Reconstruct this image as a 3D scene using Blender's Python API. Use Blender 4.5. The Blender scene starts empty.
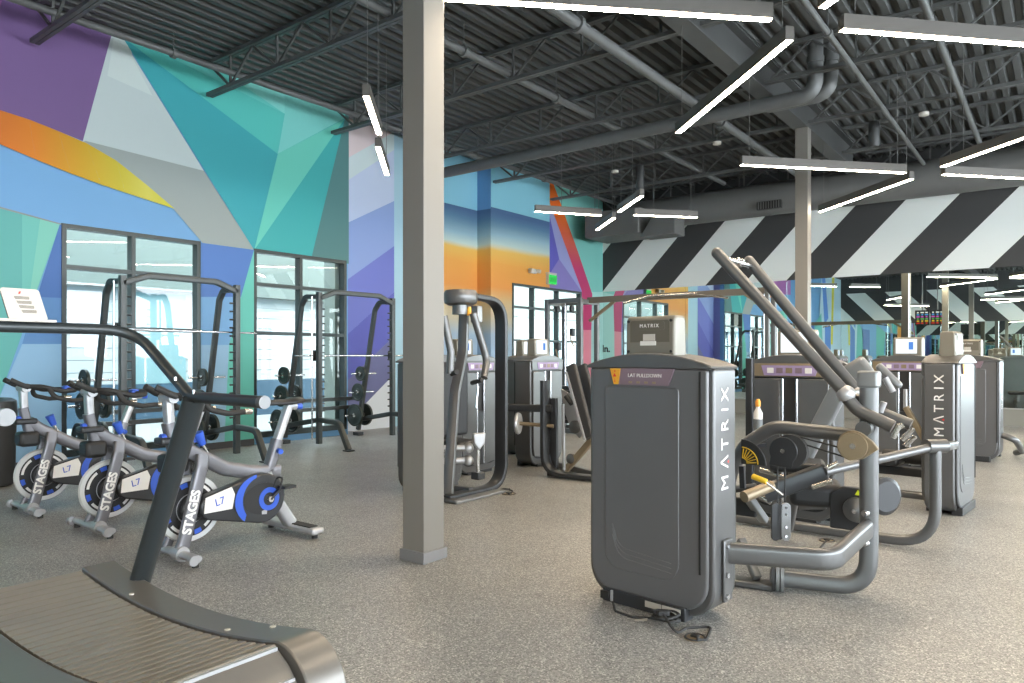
import bpy, bmesh, math, random
from mathutils import Vector as V, Matrix, Quaternion

random.seed(7)
C = bpy.context.scene.collection
PI = math.pi

# ------------------------------------------------------------------ camera
CAMZ, FPX, CX, CY = 1.38, 720.0, 512.0, 356.0
YAW = math.radians(37.5)
cam = bpy.data.cameras.new('camera')
camo = bpy.data.objects.new('camera', cam)
C.objects.link(camo)
camo.location = (0, 0, CAMZ)
camo.rotation_euler = (PI / 2, 0, YAW)
cam.sensor_width = 36.0
cam.lens = FPX / 1024 * 36.0
cam.shift_y = (CY - 341.5) / 1024
cam.clip_start = 0.05
cam.clip_end = 200
bpy.context.scene.camera = camo

_s, _c = math.sin(YAW), math.cos(YAW)
def ray(u, v):
    t = (u - CX) / FPX
    return V((-_s + _c * t, _c + _s * t, (CY - v) / FPX))
CAM = V((0, 0, CAMZ))
def PD(u, v, d): return CAM + ray(u, v) * d
def PX(u, v, x): r = ray(u, v); return CAM + r * (x / r.x)
def PY(u, v, y): r = ray(u, v); return CAM + r * (y / r.y)
def PZ(u, v, z): r = ray(u, v); return CAM + r * ((z - CAMZ) / r.z)

# ------------------------------------------------------------------ materials
def lin(c):
    return tuple((x / 255 / 12.92 if x / 255 <= .04045 else ((x / 255 + .055) / 1.055) ** 2.4) for x in c)
_mats = {}
def mat(name, rgb, rough=.5, metal=0., spec=.5, noise=0., nscale=40., coat=0., emit=None, estr=0., bump=0.):
    if name in _mats: return _mats[name]
    m = bpy.data.materials.new(name); m.use_nodes = True
    nt = m.node_tree; b = nt.nodes['Principled BSDF']
    col = (*lin(rgb), 1)
    b.inputs['Base Color'].default_value = col
    b.inputs['Roughness'].default_value = rough
    b.inputs['Metallic'].default_value = metal
    b.inputs['Specular IOR Level'].default_value = spec
    b.inputs['Coat Weight'].default_value = coat
    if emit:
        b.inputs['Emission Color'].default_value = (*lin(emit), 1)
        b.inputs['Emission Strength'].default_value = estr
    if noise or bump:
        tc = nt.nodes.new('ShaderNodeTexCoord')
        n = nt.nodes.new('ShaderNodeTexNoise'); n.inputs['Scale'].default_value = nscale
        n.inputs['Detail'].default_value = 3
        nt.links.new(tc.outputs['Object'], n.inputs['Vector'])
        if noise:
            mx = nt.nodes.new('ShaderNodeMix'); mx.data_type = 'RGBA'
            a = [max(0, x * (1 - noise)) for x in col[:3]]; c2 = [min(1, x * (1 + noise)) for x in col[:3]]
            mx.inputs['A'].default_value = (*a, 1); mx.inputs['B'].default_value = (*c2, 1)
            nt.links.new(n.outputs['Fac'], mx.inputs['Factor'])
            nt.links.new(mx.outputs['Result'], b.inputs['Base Color'])
        if bump:
            bp = nt.nodes.new('ShaderNodeBump'); bp.inputs['Strength'].default_value = bump
            bp.inputs['Distance'].default_value = .002
            nt.links.new(n.outputs['Fac'], bp.inputs['Height'])
            nt.links.new(bp.outputs['Normal'], b.inputs['Normal'])
    _mats[name] = m
    return m

def ramp_mat(name, axis, lo, hi, stops, rough=.6, extra=None):
    """paint graded along one world axis"""
    m = bpy.data.materials.new(name); m.use_nodes = True
    nt = m.node_tree; b = nt.nodes['Principled BSDF']
    b.inputs['Roughness'].default_value = rough
    g = nt.nodes.new('ShaderNodeNewGeometry'); s = nt.nodes.new('ShaderNodeSeparateXYZ')
    nt.links.new(g.outputs['Position'], s.inputs[0])
    n = nt.nodes.new('ShaderNodeTexNoise'); n.inputs['Scale'].default_value = .9; n.inputs['Detail'].default_value = 4
    mp = nt.nodes.new('ShaderNodeMapping'); mp.inputs['Scale'].default_value = (1, .35, 2.5)
    nt.links.new(g.outputs['Position'], mp.inputs['Vector']); nt.links.new(mp.outputs['Vector'], n.inputs['Vector'])
    a = nt.nodes.new('ShaderNodeMath'); a.operation = 'MULTIPLY_ADD'
    a.inputs[1].default_value = extra or 0.; nt.links.new(n.outputs['Fac'], a.inputs[0])
    nt.links.new(s.outputs['XYZ'.index(axis)], a.inputs[2])
    r = nt.nodes.new('ShaderNodeMapRange')
    r.inputs['From Min'].default_value = lo; r.inputs['From Max'].default_value = hi
    nt.links.new(a.outputs[0], r.inputs['Value'])
    cr = nt.nodes.new('ShaderNodeValToRGB'); e = cr.color_ramp.elements
    while len(e) < len(stops): e.new(.5)
    for i, (p, c) in enumerate(stops):
        e[i].position = p; e[i].color = (*lin(c), 1)
    nt.links.new(r.outputs['Result'], cr.inputs['Fac'])
    nt.links.new(cr.outputs['Color'], b.inputs['Base Color'])
    return m

def glass_mat():
    m = bpy.data.materials.new('window_glass'); m.use_nodes = True
    nt = m.node_tree; nt.nodes.clear()
    o = nt.nodes.new('ShaderNodeOutputMaterial'); mx = nt.nodes.new('ShaderNodeMixShader')
    t = nt.nodes.new('ShaderNodeBsdfTransparent'); t.inputs['Color'].default_value = (.86, .93, .91, 1)
    g = nt.nodes.new('ShaderNodeBsdfGlossy'); g.inputs['Roughness'].default_value = .02
    f = nt.nodes.new('ShaderNodeFresnel'); f.inputs['IOR'].default_value = 1.6
    nt.links.new(f.outputs[0], mx.inputs[0]); nt.links.new(t.outputs[0], mx.inputs[1])
    nt.links.new(g.outputs[0], mx.inputs[2]); nt.links.new(mx.outputs[0], o.inputs[0])
    return m

# ------------------------------------------------------------------ mesh builder
def fillet(pts, r, n=6):
    pts = [V(p) for p in pts]; out = [pts[0]]
    for i in range(1, len(pts) - 1):
        a, b, c = pts[i - 1], pts[i], pts[i + 1]
        rr = r[i - 1] if isinstance(r, (list, tuple)) else r
        d1 = (a - b); d2 = (c - b); l1, l2 = d1.length, d2.length
        d1.normalize(); d2.normalize()
        ang = d1.angle(d2)
        if ang > PI - .02: out.append(b); continue
        k = min(rr / math.tan(ang / 2), l1 * .49, l2 * .49)
        p, q = b + d1 * k, b + d2 * k
        for j in range(n + 1):
            t = j / n
            out.append((p * (1 - t) + b * t) * (1 - t) + (b * (1 - t) + q * t) * t)
    out.append(pts[-1]); return out

def rrect(w, h, r, n=5):
    """rounded rectangle polygon, centred; r number or 4 (bl, br, tr, tl)"""
    if not isinstance(r, (list, tuple)): r = [r] * 4
    out = []
    for (sx, sy, a0, q) in ((-1, -1, PI, r[0]), (1, -1, 1.5 * PI, r[1]), (1, 1, 0, r[2]), (-1, 1, .5 * PI, r[3])):
        cx, cy = sx * (w / 2 - q), sy * (h / 2 - q)
        k = n if q > 1e-6 else 0
        for j in range(k + 1):
            a = a0 + (PI / 2) * (j / max(k, 1))
            out.append((cx + q * math.cos(a), cy + q * math.sin(a)))
    return out

WORLD = {}   # root name -> matrix
class MB:
    def __init__(s, M=None):
        s.v, s.f, s.mi = [], [], []; s.M = M or Matrix()
    def add(s, vs, fs, mi=0):
        b = len(s.v); s.v += [s.M @ V(p) for p in vs]
        for f in fs: s.f.append([b + i for i in f]); s.mi.append(mi)
        return s
    def box(s, c, d, R=None, mi=0):
        x, y, z = d[0] / 2, d[1] / 2, d[2] / 2
        vs = [V((sx * x, sy * y, sz * z)) for sz in (-1, 1) for sy in (-1, 1) for sx in (-1, 1)]
        if R: vs = [R @ p for p in vs]
        c = V(c)
        return s.add([p + c for p in vs], [(0, 2, 3, 1), (4, 5, 7, 6), (0, 1, 5, 4), (2, 6, 7, 3), (0, 4, 6, 2), (1, 3, 7, 5)], mi)
    def span(s, lo, hi, mi=0):
        lo, hi = V(lo), V(hi); return s.box((lo + hi) / 2, hi - lo, None, mi)
    def frames(s, pts, up):
        n = len(pts); T = []
        for i in range(n):
            a = pts[max(i - 1, 0)]; b = pts[min(i + 1, n - 1)]
            T.append((b - a).normalized())
        out = []
        if up is not None:
            up = V(up)
            for t in T:
                sd = t.cross(up)
                sd = sd.normalized() if sd.length > 1e-5 else V((1, 0, 0))
                out.append((sd, sd.cross(t).normalized()))
        else:
            ref = V((0, 0, 1)) if abs(T[0].z) < .9 else V((1, 0, 0))
            sd = T[0].cross(ref).normalized()
            for i, t in enumerate(T):
                if i: sd = (sd - t * sd.dot(t)); sd.normalize()
                out.append((sd, sd.cross(t).normalized()))
        return out
    def sweep(s, pts, prof, up=None, caps=True, mi=0, scale=None):
        pts = [V(p) for p in pts]; F = s.frames(pts, up); m = len(prof); vs = []; fs = []
        for i, p in enumerate(pts):
            k = scale[i] if scale else 1.
            for (a, b) in prof: vs.append(p + F[i][0] * a * k + F[i][1] * b * k)
        for i in range(len(pts) - 1):
            for j in range(m):
                fs.append((i * m + j, i * m + (j + 1) % m, (i + 1) * m + (j + 1) % m, (i + 1) * m + j))
        if caps: fs.append(tuple(range(m - 1, -1, -1))); fs.append(tuple(range((len(pts) - 1) * m, len(pts) * m)))
        return s.add(vs, fs, mi)
    def tube(s, pts, r, n=12, ry=None, up=None, caps=True, mi=0, scale=None):
        ry = ry or r
        return s.sweep(pts, [(r * math.cos(2 * PI * j / n), ry * math.sin(2 * PI * j / n)) for j in range(n)], up, caps, mi, scale)
    def bar(s, p, q, w, h, up=(0, 0, 1), r=0, mi=0):
        return s.sweep([p, q], rrect(w, h, r, 3) if r else rrect(w, h, 0), up, True, mi)
    def cyl(s, p, q, r, n=20, r2=None, mi=0):
        p, q = V(p), V(q); r2 = r if r2 is None else r2
        return s.sweep([p, q], [(r * math.cos(2 * PI * j / n), r * math.sin(2 * PI * j / n)) for j in range(n)], None, True, mi, [1., r2 / r])
    def prism(s, poly, o, ax, ay, az, d, mi=0):
        o, ax, ay, az = V(o), V(ax), V(ay), V(az); m = len(poly)
        vs = [o + ax * a + ay * b for a, b in poly] + [o + ax * a + ay * b + az * d for a, b in poly]
        fs = [tuple(range(m - 1, -1, -1)), tuple(range(m, 2 * m))]
        fs += [(i, (i + 1) % m, m + (i + 1) % m, m + i) for i in range(m)]
        return s.add(vs, fs, mi)
    def lathe(s, prof, o, axis, n=24, mi=0, ring=False):
        o, t = V(o), V(axis).normalized()
        ref = V((0, 0, 1)) if abs(t.z) < .9 else V((1, 0, 0))
        a = t.cross(ref).normalized(); b = t.cross(a); vs = []; fs = []; m = len(prof)
        for j in range(n):
            w = 2 * PI * j / n; d = a * math.cos(w) + b * math.sin(w)
            for (r, h) in prof: vs.append(o + d * r + t * h)
        for j in range(n):
            k = (j + 1) % n
            for i in range(m if ring else m - 1): q = (i + 1) % m; fs.append((j * m + i, k * m + i, k * m + q, j * m + q))
        if ring: return s.add(vs, fs, mi)
        if prof[0][0] > 1e-6: fs.append(tuple(j * m for j in range(n)))
        if prof[-1][0] > 1e-6: fs.append(tuple(j * m + m - 1 for j in range(n)))
        return s.add(vs, fs, mi)
    def ball(s, c, r, n=14, sc=(1, 1, 1), mi=0):
        prof = [(max(1e-7, math.sin(PI * i / 8)) , -math.cos(PI * i / 8)) for i in range(9)]
        b = MB(); b.lathe([(p if 0 < i < 8 else 1e-7, h) for i, (p, h) in enumerate(prof)], (0, 0, 0), (0, 0, 1), n)
        return s.add([V(c) + V((p.x * r * sc[0], p.y * r * sc[1], p.z * r * sc[2])) for p in b.v], b.f, mi)
    def build(s, name, m, parent=None, bevel=0., seg=2, smooth=True, ang=38):
        me = bpy.data.meshes.new(name)
        vs = s.v
        if parent is not None:
            inv = WORLD[root_of(parent)].inverted(); vs = [inv @ p for p in vs]
        me.from_pydata([tuple(p) for p in vs], [], s.f)
        ms = m if isinstance(m, (list, tuple)) else [m]
        for x in ms: me.materials.append(x)
        if len(ms) > 1: me.polygons.foreach_set('material_index', s.mi)
        bm = bmesh.new(); bm.from_mesh(me)
        bmesh.ops.remove_doubles(bm, verts=bm.verts, dist=1e-6)
        bmesh.ops.recalc_face_normals(bm, faces=bm.faces)
        bm.to_mesh(me); bm.free()
        if smooth:
            me.polygons.foreach_set('use_smooth', [True] * len(me.polygons))
            me.set_sharp_from_angle(angle=math.radians(ang))
        o = bpy.data.objects.new(name, me); C.objects.link(o)
        if parent is not None: o.parent = parent
        else: WORLD[o] = Matrix()
        if bevel:
            md = o.modifiers.new('bevel', 'BEVEL'); md.width = bevel; md.segments = seg
            md.limit_method = 'ANGLE'; md.angle_limit = math.radians(40); md.harden_normals = False
        return o
def root_of(o):
    while o.parent is not None: o = o.parent
    return o
def tag(o, label=None, cat=None, group=None, kind=None):
    if label: o['label'] = label
    if cat: o['category'] = cat
    if group: o['group'] = group
    if kind: o['kind'] = kind
    return o
def thing(name, label, cat, loc=(0, 0, 0), rz=0., group=None):
    o = bpy.data.objects.new(name, None); C.objects.link(o)
    o.empty_display_size = .1
    o.location = loc; o.rotation_euler = (0, 0, rz)
    WORLD[o] = Matrix.Translation(V(loc)) @ Matrix.Rotation(rz, 4, 'Z')
    return tag(o, label, cat, group)
def dup(root, loc, rz=0., label=None, group=None):
    r = root.copy(); C.objects.link(r); r.location = loc; r.rotation_euler = (0, 0, rz)
    WORLD[r] = Matrix.Translation(V(loc)) @ Matrix.Rotation(rz, 4, 'Z')
    if label: r['label'] = label
    if group: r['group'] = group
    for ch in [o for o in bpy.data.objects if o.parent == root]:
        c = ch.copy(); C.objects.link(c); c.parent = r
        for g in [o for o in bpy.data.objects if o.parent == ch]:
            d = g.copy(); C.objects.link(d); d.parent = c
    return r
def struct(o): return tag(o, kind='structure')

def letters(body, size, M, m, parent, name='lettering', ext=.001, spacing=1.0, align='CENTER', bold=0.):
    cu = bpy.data.curves.new(name, 'FONT'); cu.body = body; cu.size = size; cu.extrude = ext
    cu.align_x = align; cu.align_y = 'CENTER'; cu.space_character = spacing; cu.offset = bold
    cu.resolution_u = 3
    t = bpy.data.objects.new('tmp', cu); C.objects.link(t)
    dg = bpy.context.evaluated_depsgraph_get(); dg.update()
    me = bpy.data.meshes.new_from_object(t.evaluated_get(dg))
    bpy.data.objects.remove(t)
    b = MB(M); b.add([v.co.copy() for v in me.vertices], [list(p.vertices) for p in me.polygons])
    return b.build(name, m, parent, smooth=False)
def frame_m(o, x, y):
    """matrix whose x axis is x, y axis is y, at o"""
    x, y = V(x).normalized(), V(y).normalized(); z = x.cross(y)
    return Matrix(((x.x, y.x, z.x, o[0]), (x.y, y.y, z.y, o[1]), (x.z, y.z, z.z, o[2]), (0, 0, 0, 1)))

# polygon clipping for painted walls
def clip(poly, a, b, c):
    """keep a*x+b*y<=c"""
    out = []
    for i in range(len(poly)):
        p, q = poly[i], poly[(i + 1) % len(poly)]
        dp, dq = a * p[0] + b * p[1] - c, a * q[0] + b * q[1] - c
        if dp <= 0: out.append(p)
        if dp * dq < 0:
            t = dp / (dp - dq); out.append((p[0] + (q[0] - p[0]) * t, p[1] + (q[1] - p[1]) * t))
    return out
def minus_rects(poly, rects):
    ps = [poly]
    for (x0, x1, y0, y1) in rects:
        nx = []
        for p in ps:
            for piece in (clip(p, 1, 0, x0), clip(p, -1, 0, -x1)):
                if len(piece) > 2: nx.append(piece)
            mid = clip(clip(p, -1, 0, -x0), 1, 0, x1) if len(p) > 2 else []
            if len(mid) > 2:
                for piece in (clip(mid, 0, 1, y0), clip(mid, 0, -1, -y1)):
                    if len(piece) > 2: nx.append(piece)
        ps = nx
    def area(p): return abs(sum(p[i][0] * p[(i + 1) % len(p)][1] - p[(i + 1) % len(p)][0] * p[i][1] for i in range(len(p)))) / 2
    return [p for p in ps if area(p) > 1e-5]
# ------------------------------------------------------------------ the room
WX, WR, WB, DECK = -10.0, -10.4, 17.1, 5.65
XR, YK = 8.0, -9.1            # wall on the far side, wall behind
Y1, Y2 = 8.29, 12.27           # recess in the mural wall
def yz(u, v, x=WX): p = PX(u, v, x); return (p.y, p.z)
HEAD = 3.05
win1 = (yz(61.3, 300)[0], yz(200, 300)[0], .10, HEAD)
win2 = (yz(253, 300)[0], yz(346, 300)[0], .10, HEAD)
win3 = (yz(512, 300)[0], yz(581, 300)[0], .10, HEAD)
MW = .15  # wall thickness

# floor
def floor_mat():
    m = bpy.data.materials.new('speckled_rubber'); m.use_nodes = True
    nt = m.node_tree; b = nt.nodes['Principled BSDF']
    g = nt.nodes.new('ShaderNodeNewGeometry')
    def noise(sc, det, rough=.5):
        n = nt.nodes.new('ShaderNodeTexNoise'); n.inputs['Scale'].default_value = sc
        n.inputs['Detail'].default_value = det; n.inputs['Roughness'].default_value = rough
        nt.links.new(g.outputs['Position'], n.inputs['Vector']); return n
    v = nt.nodes.new('ShaderNodeTexVoronoi'); v.inputs['Scale'].default_value = 150
    nt.links.new(g.outputs['Position'], v.inputs['Vector'])
    sx = nt.nodes.new('ShaderNodeSeparateColor'); nt.links.new(v.outputs['Color'], sx.inputs[0])
    cr = nt.nodes.new('ShaderNodeValToRGB'); e = cr.color_ramp.elements
    cr.color_ramp.interpolation = 'CONSTANT'
    st = [(0, (108, 109, 107)), (.18, (130, 131, 129)), (.5, (146, 147, 144)), (.72, (160, 161, 157)), (.88, (194, 195, 190)), (.955, (88, 89, 90))]
    while len(e) < len(st): e.new(.5)
    for i, (p, c) in enumerate(st): e[i].position = p; e[i].color = (*lin(c), 1)
    nt.links.new(sx.outputs[0], cr.inputs['Fac'])
    n2 = noise(1.1, 4); mx = nt.nodes.new('ShaderNodeMix'); mx.data_type = 'RGBA'; mx.blend_type = 'MULTIPLY'
    mx.inputs['Factor'].default_value = 1
    r2 = nt.nodes.new('ShaderNodeMapRange'); r2.inputs['From Min'].default_value = .3; r2.inputs['From Max'].default_value = .7
    r2.inputs['To Min'].default_value = .90; r2.inputs['To Max'].default_value = 1.06
    nt.links.new(n2.outputs['Fac'], r2.inputs['Value'])
    nt.links.new(cr.outputs['Color'], mx.inputs['A']); nt.links.new(r2.outputs['Result'], mx.inputs['B'])
    nt.links.new(mx.outputs['Result'], b.inputs['Base Color'])
    n3 = noise(2.3, 5); r3 = nt.nodes.new('ShaderNodeMapRange')
    r3.inputs['To Min'].default_value = .30; r3.inputs['To Max'].default_value = .50
    nt.links.new(n3.outputs['Fac'], r3.inputs['Value']); nt.links.new(r3.outputs['Result'], b.inputs['Roughness'])
    bp = nt.nodes.new('ShaderNodeBump'); bp.inputs['Strength'].default_value = .25; bp.inputs['Distance'].default_value = .001
    nt.links.new(v.outputs['Distance'], bp.inputs['Height']); nt.links.new(bp.outputs['Normal'], b.inputs['Normal'])
    b.inputs['Specular IOR Level'].default_value = .5
    return m
struct(MB().span((WR - .2, YK - .1, -.15), (XR + .1, WB + .1, 0)).build('floor', floor_mat(), smooth=False))

# painted wall on the window side: base wall in pieces round the windows, painted shapes on top
def shade(rgb): return tuple(min(250, 255 * (c / 255) ** .86 * k) for c, k in zip(rgb, (1.0, 1.02, 1.0)))
def paint(rgb, rough=.55, raw=False):
    rgb = tuple(round(c) for c in (rgb if raw else shade(rgb)))
    return mat('paint_%d_%d_%d' % rgb, rgb, rough, spec=.4)
def wall_rects(lo, hi, z0, z1, holes):
    return minus_rects([(lo, z0), (hi, z0), (hi, z1), (lo, z1)], holes)
class Painted:
    def __init__(s, x, ylo, yhi, z0, z1, holes, base):
        s.x, s.ylo, s.yhi, s.z0, s.z1, s.holes = x, ylo, yhi, z0, z1, holes
        s.mb = MB(); s.mats = [base]; s.k = 0
        for p in wall_rects(ylo, yhi, z0, z1, holes):
            s.mb.prism(p, (x, 0, 0), (0, 1, 0), (0, 0, 1), (-1, 0, 0), MW)
    def poly(s, pts, m, world=False):
        """pts in photo pixels (projected on this wall's plane) or wall (y, z)"""
        q = [p if world else yz(p[0], p[1], s.x) for p in pts]
        for a, b, c in ((-1, 0, -s.ylo), (1, 0, s.yhi), (0, -1, -s.z0), (0, 1, s.z1)):
            q = clip(q, a, b, c)
            if len(q) < 3: return
        if m not in s.mats: s.mats.append(m)
        s.k += 1; off = s.x + .0012 * s.k
        for p in minus_rects(q, s.holes):
            n = len(p)
            s.mb.add([(off, a, b) for a, b in p], [tuple(range(n))], s.mats.index(m))
    def done(s, name): return struct(s.mb.build(name, s.mats, smooth=False))

W = Painted(WX, YK, Y1, 0, DECK + .085, [win1, win2], paint((92, 142, 192)))
grad = ramp_mat('paint_orange_to_lime', 'Y', yz(-40, 120)[0], yz(173, 209)[0],
                [(0, (196, 92, 14)), (.3, (205, 120, 6)), (.52, (192, 150, 8)), (.7, (186, 172, 40)), (.85, (196, 190, 78)), (1, (190, 186, 40))])
teal_a, teal_b, teal_c = paint((88, 166, 158)), paint((74, 150, 146)), paint((104, 176, 160))
# lower left: teal panels and blues under the arc
W.poly([(-300, 128), (60, 224.5), (0, 396), (-300, 480)], teal_a)
W.poly([(-300, 128), (22, 214.5), (22, 334), (0, 396), (-60, 396)], teal_b)
W.poly([(-300, 128), (0, 208.5), (0, 396), (-300, 480)], paint((80, 160, 150)))
W.poly([(40, 219), (59.5, 224.5), (26, 320), (40, 219)], teal_c)
W.poly([(59.5, 224.5), (61.5, 224.5), (61.5, 344), (22, 344)], paint((54, 92, 158)))
W.poly([(38, 297), (61.5, 298), (61.5, 344), (22, 344)], paint((72, 116, 172)))
W.poly([(22, 344), (61.5, 344), (61.5, 480), (-60, 500), (0, 396)], paint((120, 160, 196)))
W.poly([(-300, 124), (-300, 128), (61, 225), (61, 223.6)], paint((120, 126, 128)))
# purples, greys
W.poly([(-400, -300), (123, -10), (85, 142), (57, 131), (25, 119), (-300, 30)], paint((98, 70, 122)))
W.poly([(-400, -300), (12, -40), (-30, 122), (-400, 30)], paint((146, 84, 150)))
W.poly([(118, 10), (130, 52), (203.5, 171), (85, 142), (80, 150)], paint((172, 184, 188)))
W.poly([(118, 10), (118, 10), (134, 62), (152, 96), (107, 76)], paint((184, 194, 196)))
W.poly([(85, 141), (203.5, 171), (253.5, 250), (202, 243), (173, 209), (110, 178), (60, 150)], paint((132, 140, 140)))
# teal shards
W.poly([(105, 10), (400, 120), (348, 264), (253.5, 250)], paint((42, 142, 154)))
W.poly([(120, 36), (122, 20), (400, 120), (284, 114), (277, 154)], paint((66, 172, 166)))
W.poly([(126, 36), (122, 20), (284, 80), (284, 114)], paint((84, 184, 178)))
W.poly([(160, 30), (200, 30), (284, 80), (284, 114)], paint((112, 194, 190)))
W.poly([(284, 114), (277, 154), (345, 118), (400, 90), (284, 70)], paint((104, 186, 182)))
W.poly([(277, 154), (344, 119), (253.5, 250)], paint((84, 178, 164)))
W.poly([(344, 119), (310.5, 258), (253.5, 250)], paint((46, 146, 148)))
W.poly([(344, 119), (347, 80), (349, 80), (349, 264), (310.5, 258)], paint((62, 104, 106)))
# between the two windows
W.poly([(200, 243), (253.5, 250), (253.5, 460), (200, 470)], paint((84, 172, 160)))
W.poly([(200, 243), (253, 250), (240, 297), (200, 297)], paint((62, 100, 168)))
W.poly([(200, 297), (240, 297), (228, 345), (200, 345)], paint((98, 146, 196)))
W.poly([(200, 345), (228, 345), (222, 470), (200, 470)], paint((126, 164, 198)))
# the arc
top = [(-120, 78), (-60, 92), (0, 111), (28, 120), (57, 131.5), (85, 143.5), (115, 161), (145, 185), (173, 209)]
bot = [(-120, 104), (-60, 122), (0, 145), (35, 160), (70, 174), (100, 185), (124, 193), (150, 201.5), (173, 209)]
for i in range(len(top) - 1):
    W.poly([top[i], top[i + 1], bot[i + 1], bot[i]], grad)
# stretch of the mural nearer the far corner, seen in the mirror
for pts, c in (([(-9.1, 0), (-5.6, 0), (-4.6, 3.2), (-5.2, 6), (-9.1, 6)], (168, 200, 222)), ([(-7.3, 2.0), (-6.9, 2.0), (-7.2, 6), (-7.7, 6)], (206, 196, 50)),
               ([(-6.9, 0), (-5.7, 0), (-5.7, 2.9), (-6.9, 3.3)], (62, 110, 190)), ([(-6.4, 3.4), (-5.6, 3.0), (-5.0, 6), (-5.6, 6)], (74, 120, 200)),
               ([(-5.6, 0), (-3.2, 0), (-3.8, 3.0), (-5.0, 3.6)], (84, 168, 162)), ([(-3.2, 0), (-1.6, 0), (-1.6, 3.05), (-3.6, 3.05)], (56, 92, 158))):
    W.poly(pts, paint(c), True)
W.done('wall_left')

# recessed stretch
R = Painted(WR, Y1 - .05, Y2 + .05, 0, DECK + .085, [], paint((150, 186, 206)))
ua, ub = 330, 394
R.poly([(ua, 60), (ub, 60), (ub, 201), (ua, 231)], paint((176, 186, 216)))
R.poly([(ua, 120), (ub, 90), (ub, 132), (ua, 168)], paint((206, 186, 190)))
R.poly([(ua, 168), (ub, 132), (ub, 150), (ua, 192)], paint((188, 200, 206)))
R.poly([(ua, 231), (ub, 201), (ub, 246), (ua, 292)], paint((122, 142, 196)))
R.poly([(ua, 292), (ub, 246), (ub, 292), (ua, 350)], paint((92, 100, 178)))
R.poly([(ua, 350), (ub, 292), (ub, 336), (ua, 397)], paint((74, 78, 160)))
R.poly([(ua, 397), (ub, 336), (ub, 374), (ua, 440)], paint((88, 90, 132)))
R.poly([(ua, 440), (ub, 374), (ub, 470), (ua, 490)], paint((196, 200, 210)))
zz = lambda v, u=520: yz(u, v)[1]
sun_stops = [(0, (120, 152, 190)), (.42, (138, 160, 186)), (.49, (170, 162, 142)), (.58, (182, 154, 112)), (.65, (204, 128, 58)), (.76, (212, 142, 62)),
             (.825, (214, 166, 78)), (.85, (176, 194, 190)), (.90, (140, 174, 192)), (.965, (78, 116, 152)), (1, (62, 92, 136))]
sun_stops = [(p, shade(c)) for p, c in sun_stops]
sunset = ramp_mat('paint_sunset', 'Z', 0, 4.66, sun_stops, extra=.22)
R.poly([(10.6, 0), (Y2 + .05, 0), (Y2 + .05, 4.62), (10.6, 4.62)], sunset, True)
R.poly([(10.6, 4.62), (Y2 + .05, 4.62), (Y2 + .05, 6), (10.6, 6)], paint((126, 188, 216)), True)
R.done('wall_left_recess')
jog = MB().span((WR, Y2 - .004, 0), (WX - .001, Y2 + .15, 4.62)); jog.span((WR, Y2 - .004, 4.62), (WX - .001, Y2 + .15, DECK + .085), mi=1)
struct(jog.build('wall_left_return', [sunset, paint((92, 140, 196))], smooth=False))
jb = MB().span((WR, Y1 - .02, 0), (WX - MW, Y1 - .001, DECK)); jb.span((WR - .05, Y1 - .16, -.1), (WX - MW - .002, Y1 - .021, DECK), 1)
struct(jb.build('wall_left_jamb', [paint((112, 116, 184)), paint((104, 114, 108), raw=True)], smooth=False))

# stretch up to the striped wall
S = Painted(WX, Y2, WB, 0, DECK + .085, [win3], sunset)
S.poly([(Y2, 4.66), (WB, 4.66), (WB, 6), (Y2, 6)], paint((124, 188, 212)), True)
S.poly([(549.5, 100), (640, 100), (640, 470), (549.5, 470)], paint((112, 184, 178)))
S.poly([(549.5, 100), (640, 100), (640, 215), (590, 190), (549.5, 178)], paint((122, 190, 190)))
S.poly([(549.5, 204), (592, 300), (549.5, 300)], paint((140, 142, 198)))
S.poly([(549.5, 216), (549.5, 276), (559, 259)], paint((80, 76, 168)))
S.poly([(559, 259), (583, 294), (583, 330), (549.5, 330), (549.5, 274)], paint((116, 106, 176)))
S.poly([(549.5, 330), (583, 330), (583, 480), (549.5, 480)], paint((120, 160, 190)))
S.poly([(583, 292), (640, 292), (640, 480), (583, 480)], paint((150, 200, 198)))
pink = ramp_mat('paint_orange_to_pink', 'Z', yz(570, 268)[1], yz(556, 215)[1], [(0, (186, 58, 108)), (.45, (206, 96, 84)), (1, (222, 104, 26))])
S.poly([(549.5, 172), (551, 178), (577, 250), (592, 294), (591, 330), (583, 330), (581.5, 291), (549.5, 203)], pink)
S.poly([(583, 330), (591, 330), (590, 470), (583, 470)], paint((214, 120, 140)))
S.done('wall_left_end')

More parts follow.
